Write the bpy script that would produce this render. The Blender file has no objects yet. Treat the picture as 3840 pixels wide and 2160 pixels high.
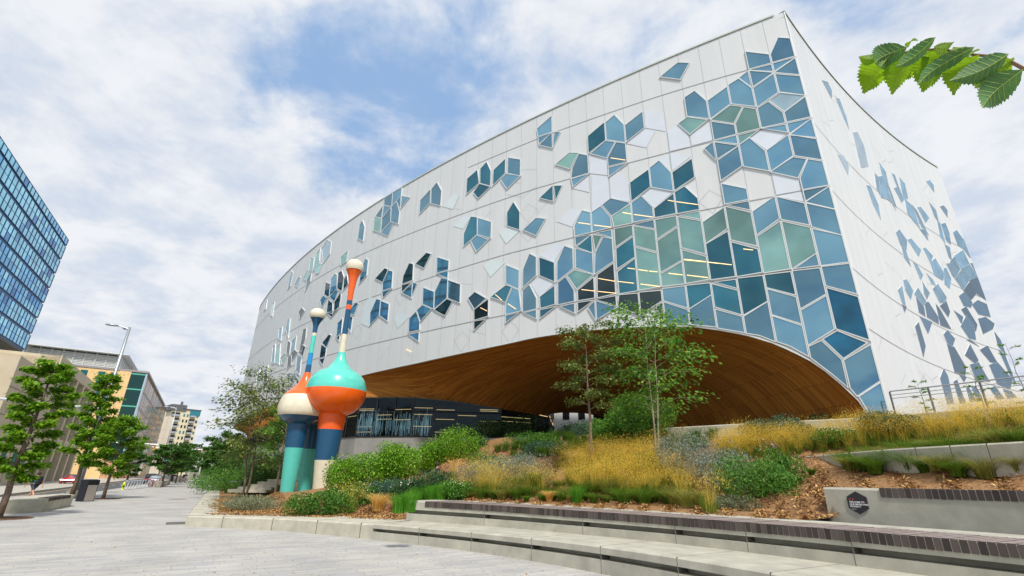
import bpy, bmesh, math, random
import numpy as np
from mathutils import Vector, Matrix
R=math.radians
random.seed(7); rng=np.random.default_rng(7)
scene=bpy.context.scene
col=scene.collection
# ---------------------------------------------------------------- camera
CAMP=np.array([0.,0.,2.0]); PITCH=R(21.5); ROLL=R(1.04); FPX=1805.0
fw=np.array([0,math.cos(PITCH),math.sin(PITCH)]); up0=np.array([0,-math.sin(PITCH),math.cos(PITCH)]); rt0=np.array([1.,0,0])
rt=rt0*math.cos(ROLL)+up0*math.sin(ROLL); up=-rt0*math.sin(ROLL)+up0*math.cos(ROLL)
cam=bpy.data.cameras.new('camera'); cam.sensor_width=36; cam.lens=FPX/3840*36; cam.clip_end=4000; cam.clip_start=.05
co=bpy.data.objects.new('camera',cam); col.objects.link(co)
co.matrix_world=Matrix(((rt[0],up[0],-fw[0],CAMP[0]),(rt[1],up[1],-fw[1],CAMP[1]),(rt[2],up[2],-fw[2],CAMP[2]),(0,0,0,1)))
scene.camera=co
def ray(u,v): return rt*(u-1920)/FPX+up*(1080-v)/FPX+fw
def atz(u,v,z):
    d=ray(u,v); return CAMP+d*((z-2.0)/d[2])
def atd(u,v,dist):
    d=ray(u,v); return CAMP+d*(dist/math.hypot(d[0],d[1]))
# ---------------------------------------------------------------- world and sun
SUN_EL=R(54); SUN_AZ=R(163)   # compass-like: direction the light comes from, 0 = +Y, clockwise
world=bpy.data.worlds.new("World"); scene.world=world; world.use_nodes=True
nt=world.node_tree; nt.nodes.clear()
def N(t,**k):
    n=nt.nodes.new(t)
    for a,b in k.items():
        if a[0]=='i' and a[1:].isdigit(): n.inputs[int(a[1:])].default_value=b
        else: setattr(n,a,b)
    return n
def Lk(a,b): nt.links.new(a,b)
out=N('ShaderNodeOutputWorld'); bg=N('ShaderNodeBackground'); bg.inputs[1].default_value=0.09
Lk(bg.outputs[0],out.inputs[0])
sky=N('ShaderNodeTexSky',sky_type='NISHITA',sun_disc=False,sun_elevation=SUN_EL,sun_rotation=SUN_AZ,air_density=1.0,dust_density=1.5,ozone_density=1.5,altitude=1000)
tc=N('ShaderNodeTexCoord'); sep=N('ShaderNodeSeparateXYZ'); Lk(tc.outputs['Generated'],sep.inputs[0])
def M(op,a=None,b=None,c=None,clamp=False):
    n=N('ShaderNodeMath',operation=op,use_clamp=clamp)
    for i,x in enumerate((a,b,c)):
        if x is None: continue
        if isinstance(x,(int,float)): n.inputs[i].default_value=x
        else: Lk(x,n.inputs[i])
    return n.outputs[0]
zz=M('ADD',M('MAXIMUM',sep.outputs[2],0.0),0.22)
cx=M('DIVIDE',sep.outputs[0],zz); cy=M('DIVIDE',sep.outputs[1],zz)
cmb=N('ShaderNodeCombineXYZ'); Lk(cx,cmb.inputs[0]); Lk(cy,cmb.inputs[1])
def noise(scale,detail,rough,vec,dist=0,off=(0,0,0)):
    mp=N('ShaderNodeMapping'); mp.inputs[1].default_value=off; Lk(vec,mp.inputs[0])
    n=N('ShaderNodeTexNoise'); n.inputs['Scale'].default_value=scale; n.inputs['Detail'].default_value=detail
    n.inputs['Roughness'].default_value=rough; n.inputs['Distortion'].default_value=dist; Lk(mp.outputs[0],n.inputs[0]); return n.outputs[0]
n1=noise(1.7,12,.58,cmb.outputs[0],.25,(3.1,1.7,0))
n2=noise(4.2,10,.58,cmb.outputs[0],.3,(7.3,2.2,0))
n3=noise(6.5,6,.6,cmb.outputs[0],.2,(1.3,9.2,0))
gap=None
for (u,v,r,s) in ((1250,60,.26,.115),(1620,230,.20,.09),(1000,560,.12,.045),(3250,150,.40,.02),(620,20,.2,.03),(1400,420,.2,.035),(950,1250,.3,-.06),(300,300,.5,-.05),(200,700,.4,-.06),(3700,900,.5,-.04),(2200,250,.35,-.05)):
    d=ray(u,v); d=d/np.linalg.norm(d)
    vm=N('ShaderNodeVectorMath',operation='DISTANCE'); Lk(tc.outputs['Generated'],vm.inputs[0]); vm.inputs[1].default_value=tuple(d)
    m=N('ShaderNodeMapRange',interpolation_type='SMOOTHSTEP'); Lk(vm.outputs['Value'],m.inputs[0]); m.inputs[1].default_value=r*1.5; m.inputs[2].default_value=0; m.inputs[3].default_value=0; m.inputs[4].default_value=s
    gap=m.outputs[0] if gap is None else M('ADD',gap,m.outputs[0])
cov=M('SUBTRACT',M('ADD',M('MULTIPLY',n1,.70),M('MULTIPLY',n2,.30)),gap)
mr=N('ShaderNodeMapRange',interpolation_type='SMOOTHSTEP'); Lk(cov,mr.inputs[0]); mr.inputs[1].default_value=.345; mr.inputs[2].default_value=.485; mr.inputs[3].default_value=.08; mr.inputs[4].default_value=1
shade=N('ShaderNodeMapRange',interpolation_type='SMOOTHSTEP'); Lk(M('ADD',M('MULTIPLY',n2,.55),M('MULTIPLY',n3,.45)),shade.inputs[0]); shade.inputs[1].default_value=.36; shade.inputs[2].default_value=.60
cc=N('ShaderNodeMix',data_type='RGBA'); Lk(shade.outputs[0],cc.inputs[0]); cc.inputs[6].default_value=(6.4,7.2,8.5,1); cc.inputs[7].default_value=(9.0,9.2,9.6,1)
hs=N('ShaderNodeMix',data_type='RGBA',blend_type='MIX'); Lk(sky.outputs[0],hs.inputs[6]); hs.inputs[7].default_value=(3.0,5.0,8.3,1); hs.inputs[0].default_value=.88
mx=N('ShaderNodeMix',data_type='RGBA'); Lk(mr.outputs[0],mx.inputs[0]); Lk(hs.outputs[2],mx.inputs[6]); Lk(cc.outputs[2],mx.inputs[7])
Lk(mx.outputs[2],bg.inputs[0])
sl=bpy.data.lights.new('sun','SUN'); sl.energy=3.6; sl.angle=R(5); sl.color=(1,.95,.87)
so=bpy.data.objects.new('sun',sl); col.objects.link(so)
sd=Vector((math.sin(SUN_AZ)*math.cos(SUN_EL),math.cos(SUN_AZ)*math.cos(SUN_EL),math.sin(SUN_EL)))
so.rotation_euler=sd.to_track_quat('Z','Y').to_euler()
scene.view_settings.view_transform='Standard'; scene.view_settings.look='None'; scene.view_settings.exposure=.11; scene.view_settings.gamma=1
# ---------------------------------------------------------------- materials
def mat(name,c,rough=.6,metal=0,nscale=0,namt=0,bump=0,bscale=20,spec=.5,emit=None,estr=1,coat=0,detail=4,c2=None,stretch=None):
    m=bpy.data.materials.new(name); m.use_nodes=True; t=m.node_tree; b=t.nodes['Principled BSDF']
    b.inputs['Base Color'].default_value=(*c,1); b.inputs['Roughness'].default_value=rough; b.inputs['Metallic'].default_value=metal
    b.inputs['Specular IOR Level'].default_value=spec; b.inputs['Coat Weight'].default_value=coat
    if emit: b.inputs['Emission Color'].default_value=(*emit,1); b.inputs['Emission Strength'].default_value=estr
    if nscale or bump:
        tcn=t.nodes.new('ShaderNodeTexCoord'); mp=t.nodes.new('ShaderNodeMapping'); t.links.new(tcn.outputs['Object'],mp.inputs[0])
        if stretch: mp.inputs[3].default_value=stretch
    if nscale:
        n=t.nodes.new('ShaderNodeTexNoise'); n.inputs['Scale'].default_value=nscale; n.inputs['Detail'].default_value=detail; n.inputs['Roughness'].default_value=.62; t.links.new(mp.outputs[0],n.inputs[0])
        rp=t.nodes.new('ShaderNodeMapRange'); rp.inputs[1].default_value=.32; rp.inputs[2].default_value=.68; t.links.new(n.outputs[0],rp.inputs[0])
        mxn=t.nodes.new('ShaderNodeMix'); mxn.data_type='RGBA'; t.links.new(rp.outputs[0],mxn.inputs[0])
        a=[max(0,x*(1-namt)) for x in c]; bb=[min(1,x*(1+namt)) for x in c] if c2 is None else c2
        if c2 is not None: a=c
        mxn.inputs[6].default_value=(*a,1); mxn.inputs[7].default_value=(*bb,1); t.links.new(mxn.outputs[2],b.inputs['Base Color'])
    if bump:
        n=t.nodes.new('ShaderNodeTexNoise'); n.inputs['Scale'].default_value=bscale; n.inputs['Detail'].default_value=5; t.links.new(mp.outputs[0],n.inputs[0])
        bp=t.nodes.new('ShaderNodeBump'); bp.inputs['Strength'].default_value=bump; bp.inputs['Distance'].default_value=.02; t.links.new(n.outputs[0],bp.inputs['Height']); t.links.new(bp.outputs[0],b.inputs['Normal'])
    return m
def island_mat(name,ramp,rough=.6,trans=.35,spec=.25):
    """leaf or chip material: each loose face island picks its own colour"""
    m=bpy.data.materials.new(name); m.use_nodes=True; t=m.node_tree; b=t.nodes['Principled BSDF']
    g=t.nodes.new('ShaderNodeNewGeometry'); r=t.nodes.new('ShaderNodeValToRGB'); t.links.new(g.outputs['Random Per Island'],r.inputs[0])
    el=r.color_ramp.elements
    while len(el)<len(ramp): el.new(.5)
    for i,(p,c) in enumerate(ramp): el[i].position=p; el[i].color=(*c,1)
    t.links.new(r.outputs[0],b.inputs['Base Color']); b.inputs['Roughness'].default_value=rough; b.inputs['Specular IOR Level'].default_value=spec
    if trans:
        tr=t.nodes.new('ShaderNodeBsdfTranslucent'); t.links.new(r.outputs[0],tr.inputs[0]); mxs=t.nodes.new('ShaderNodeMixShader'); mxs.inputs[0].default_value=trans
        t.links.new(b.outputs[0],mxs.inputs[1]); t.links.new(tr.outputs[0],mxs.inputs[2]); t.links.new(mxs.outputs[0],t.nodes['Material Output'].inputs[0])
    return m
# ---------------------------------------------------------------- helpers
def tag(o,label=None,cat=None,group=None,kind=None):
    if label: o['label']=label
    if cat: o['category']=cat
    if group: o['group']=group
    if kind: o['kind']=kind
    return o
def link(name,me,parent=None):
    o=bpy.data.objects.new(name,me); col.objects.link(o)
    if parent is not None:
        o.parent=parent; o.matrix_parent_inverse=Matrix.Identity(4)
    return o
class MB:
    def __init__(s): s.v=[];s.f=[];s.m=[];s.uv=[];s.mi=0
    def face(s,pts,mi=None):
        k=len(s.v); s.v+= [tuple(map(float,p)) for p in pts]; s.f.append(tuple(range(k,k+len(pts)))); s.m.append(s.mi if mi is None else mi)
    def box(s,c,d,rz=0,M=None,mi=None):
        cx,cy,cz=c; a,b,h=d[0]/2,d[1]/2,d[2]/2; cr,sr=math.cos(rz),math.sin(rz)
        P=[]
        for z in(-h,h):
            for x,y in((-a,-b),(a,-b),(a,b),(-a,b)): P.append((cx+x*cr-y*sr,cy+x*sr+y*cr,cz+z))
        if M is not None: P=[tuple(M@Vector(p)) for p in P]
        k=len(s.v); s.v+=P
        for f in((3,2,1,0),(4,5,6,7),(0,1,5,4),(1,2,6,5),(2,3,7,6),(3,0,4,7)): s.f.append(tuple(k+i for i in f)); s.m.append(s.mi if mi is None else mi)
    def prism(s,poly,z0,z1,mi=None):
        k=len(s.v);n=len(poly); s.v+=[(p[0],p[1],z0) for p in poly]+[(p[0],p[1],z1) for p in poly]
        ar=sum(poly[i][0]*poly[(i+1)%n][1]-poly[(i+1)%n][0]*poly[i][1] for i in range(n))
        fs=[tuple(k+n+i for i in range(n)),tuple(k+n-1-i for i in range(n))]+[(k+i,k+(i+1)%n,k+n+(i+1)%n,k+n+i) for i in range(n)]
        if ar<0: fs=[tuple(reversed(f)) for f in fs]
        s.f+=fs; s.m+=[s.mi if mi is None else mi]*len(fs)
    def tube(s,pts,rs,n=8,cap=True,mi=None):
        pts=[Vector(p) for p in pts]
        if not hasattr(rs,'__len__'): rs=[rs]*len(pts)
        k=len(s.v); pv=None
        for i,p in enumerate(pts):
            t=(pts[min(i+1,len(pts)-1)]-pts[max(i-1,0)]); t=t.normalized() if t.length>1e-9 else Vector((0,0,1))
            a=t.cross(Vector((0,0,1)) if abs(t.z)<.9 else Vector((1,0,0))) if pv is None else (pv-t*pv.dot(t))
            a.normalize(); pv=a; b=t.cross(a)
            for j in range(n):
                th=2*math.pi*j/n; s.v.append(tuple(p+(a*math.cos(th)+b*math.sin(th))*rs[i]))
        for i in range(len(pts)-1):
            for j in range(n):
                s.f.append((k+i*n+j,k+i*n+(j+1)%n,k+(i+1)*n+(j+1)%n,k+(i+1)*n+j)); s.m.append(s.mi if mi is None else mi)
        if cap:
            s.f.append(tuple(k+j for j in reversed(range(n)))); s.f.append(tuple(k+(len(pts)-1)*n+j for j in range(n))); s.m+=[s.mi if mi is None else mi]*2
    def lathe(s,prof,c=(0,0,0),n=32,mi=None,cap=True):
        k=len(s.v)
        for z,r in prof:
            for j in range(n):
                th=2*math.pi*j/n; s.v.append((c[0]+r*math.cos(th),c[1]+r*math.sin(th),c[2]+z))
        for i in range(len(prof)-1):
            for j in range(n): s.f.append((k+i*n+j,k+i*n+(j+1)%n,k+(i+1)*n+(j+1)%n,k+(i+1)*n+j)); s.m.append(s.mi if mi is None else mi)
        if cap:
            s.f.append(tuple(k+j for j in reversed(range(n)))); s.f.append(tuple(k+(len(prof)-1)*n+j for j in range(n))); s.m+=[s.mi if mi is None else mi]*2
    def grid(s,P,mi=None,uv=None,flip=False):
        """P[i][j] points"""
        k=len(s.v);ni=len(P);nj=len(P[0])
        for r_ in P:
            for p in r_: s.v.append(tuple(map(float,p)))
        for i in range(ni-1):
            for j in range(nj-1):
                f=(k+i*nj+j,k+(i+1)*nj+j,k+(i+1)*nj+j+1,k+i*nj+j+1)
                s.f.append(tuple(reversed(f)) if flip else f); s.m.append(s.mi if mi is None else mi)
                if uv is not None:
                    q=[uv[i][j],uv[i+1][j],uv[i+1][j+1],uv[i][j+1]]; s.uv+= list(reversed(q)) if flip else q
    def build(s,name,mats,parent=None,smooth=False,loc=None):
        me=bpy.data.meshes.new(name); off=Vector(loc) if loc is not None else None
        vs=s.v if off is None else [(x-off.x,y-off.y,z-off.z) for x,y,z in s.v]
        me.from_pydata(vs,[],s.f)
        for m in (mats if isinstance(mats,(list,tuple)) else [mats]): me.materials.append(m)
        if any(s.m): me.polygons.foreach_set('material_index',s.m)
        if smooth: me.polygons.foreach_set('use_smooth',[True]*len(s.f))
        if s.uv:
            ul=me.uv_layers.new(name='UVMap'); ul.data.foreach_set('uv',np.array(s.uv,dtype=np.float32).ravel())
        me.update()
        o=link(name,me,parent)
        if loc is not None and parent is None: o.location=loc
        return o
def empty(name,loc=(0,0,0),rz=0,label=None,cat=None,group=None):
    o=bpy.data.objects.new(name,None); col.objects.link(o); o.location=tuple(map(float,loc)); o.rotation_euler=(0,0,rz); o.empty_display_size=.3
    return tag(o,label,cat,group)
def kids(o): return [c for c in bpy.data.objects if c.parent==o]
def copy_tree(o,parent=None,_k=None):
    c=o.copy(); col.objects.link(c)
    if parent is not None: c.parent=parent
    for ch in (o.children if _k is None else _k): copy_tree(ch,c)
    return c
def np_mesh(name,V,F,mats,parent=None,mi=None,smooth=False):
    """V (n,3) float, F (m,k) int with k=3 or 4"""
    V=np.asarray(V,dtype=np.float32);F=np.asarray(F,dtype=np.int32);m,k=F.shape
    me=bpy.data.meshes.new(name); me.vertices.add(len(V)); me.vertices.foreach_set('co',V.ravel())
    me.loops.add(m*k); me.loops.foreach_set('vertex_index',F.ravel()); me.polygons.add(m)
    me.polygons.foreach_set('loop_start',np.arange(0,m*k,k,dtype=np.int32)); me.polygons.foreach_set('loop_total',np.full(m,k,dtype=np.int32))
    for x in (mats if isinstance(mats,(list,tuple)) else [mats]): me.materials.append(x)
    if mi is not None: me.polygons.foreach_set('material_index',np.asarray(mi,dtype=np.int32))
    me.update(calc_edges=True); me.validate()
    return link(name,me,parent)
def leaves(C,size,up_bias=.5,aspect=.55,fold=.12,dirs=None):
    """leaf quads (folded rhombs): centres C (n,3), size (n,)"""
    n=len(C); d=rng.normal(size=(n,3)) if dirs is None else dirs+rng.normal(size=(n,3))*.35
    d/=np.linalg.norm(d,axis=1)[:,None]; nn=rng.normal(size=(n,3)); nn[:,2]+=up_bias*3; s=np.cross(d,nn); s/=np.linalg.norm(s,axis=1)[:,None]+1e-9
    nz=np.cross(s,d); L=size[:,None]; V=np.stack([C-d*L*.5,C+s*L*aspect*.5+nz*L*fold,C+d*L*.5,C-s*L*aspect*.5+nz*L*fold],1).reshape(-1,3)
    F=np.arange(n*4).reshape(n,4); return V,F
# palette
WHITE=mat('white_metal_cladding',(.66,.68,.685),.38,0,1.0,.035,stretch=(1,1,.10),bump=0,spec=.4)
FRAME=mat('window_frame_white',(.66,.69,.70),.4)
JOINT=mat('panel_joint',(.30,.31,.31),.7)
CONC=mat('pale_concrete',(.46,.435,.35),.82,0,2.2,.16,bump=.12,bscale=60,detail=8)
CONC2=mat('grey_concrete',(.42,.405,.335),.82,0,1.8,.18,bump=.12,bscale=60,detail=8)
CONCD=mat('concrete_joint_shadow_gap',(.07,.065,.05),.9)
STEEL=mat('galvanised_steel',(.42,.45,.48),.4,.7)
DARKM=mat('dark_metal',(.02,.022,.026),.45,.3)
BARK=mat('grey_brown_bark',(.17,.125,.09),.85,0,9,.35,bump=.5,bscale=30)
BARKP=mat('pale_bark',(.34,.30,.22),.8,0,9,.25)
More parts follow.
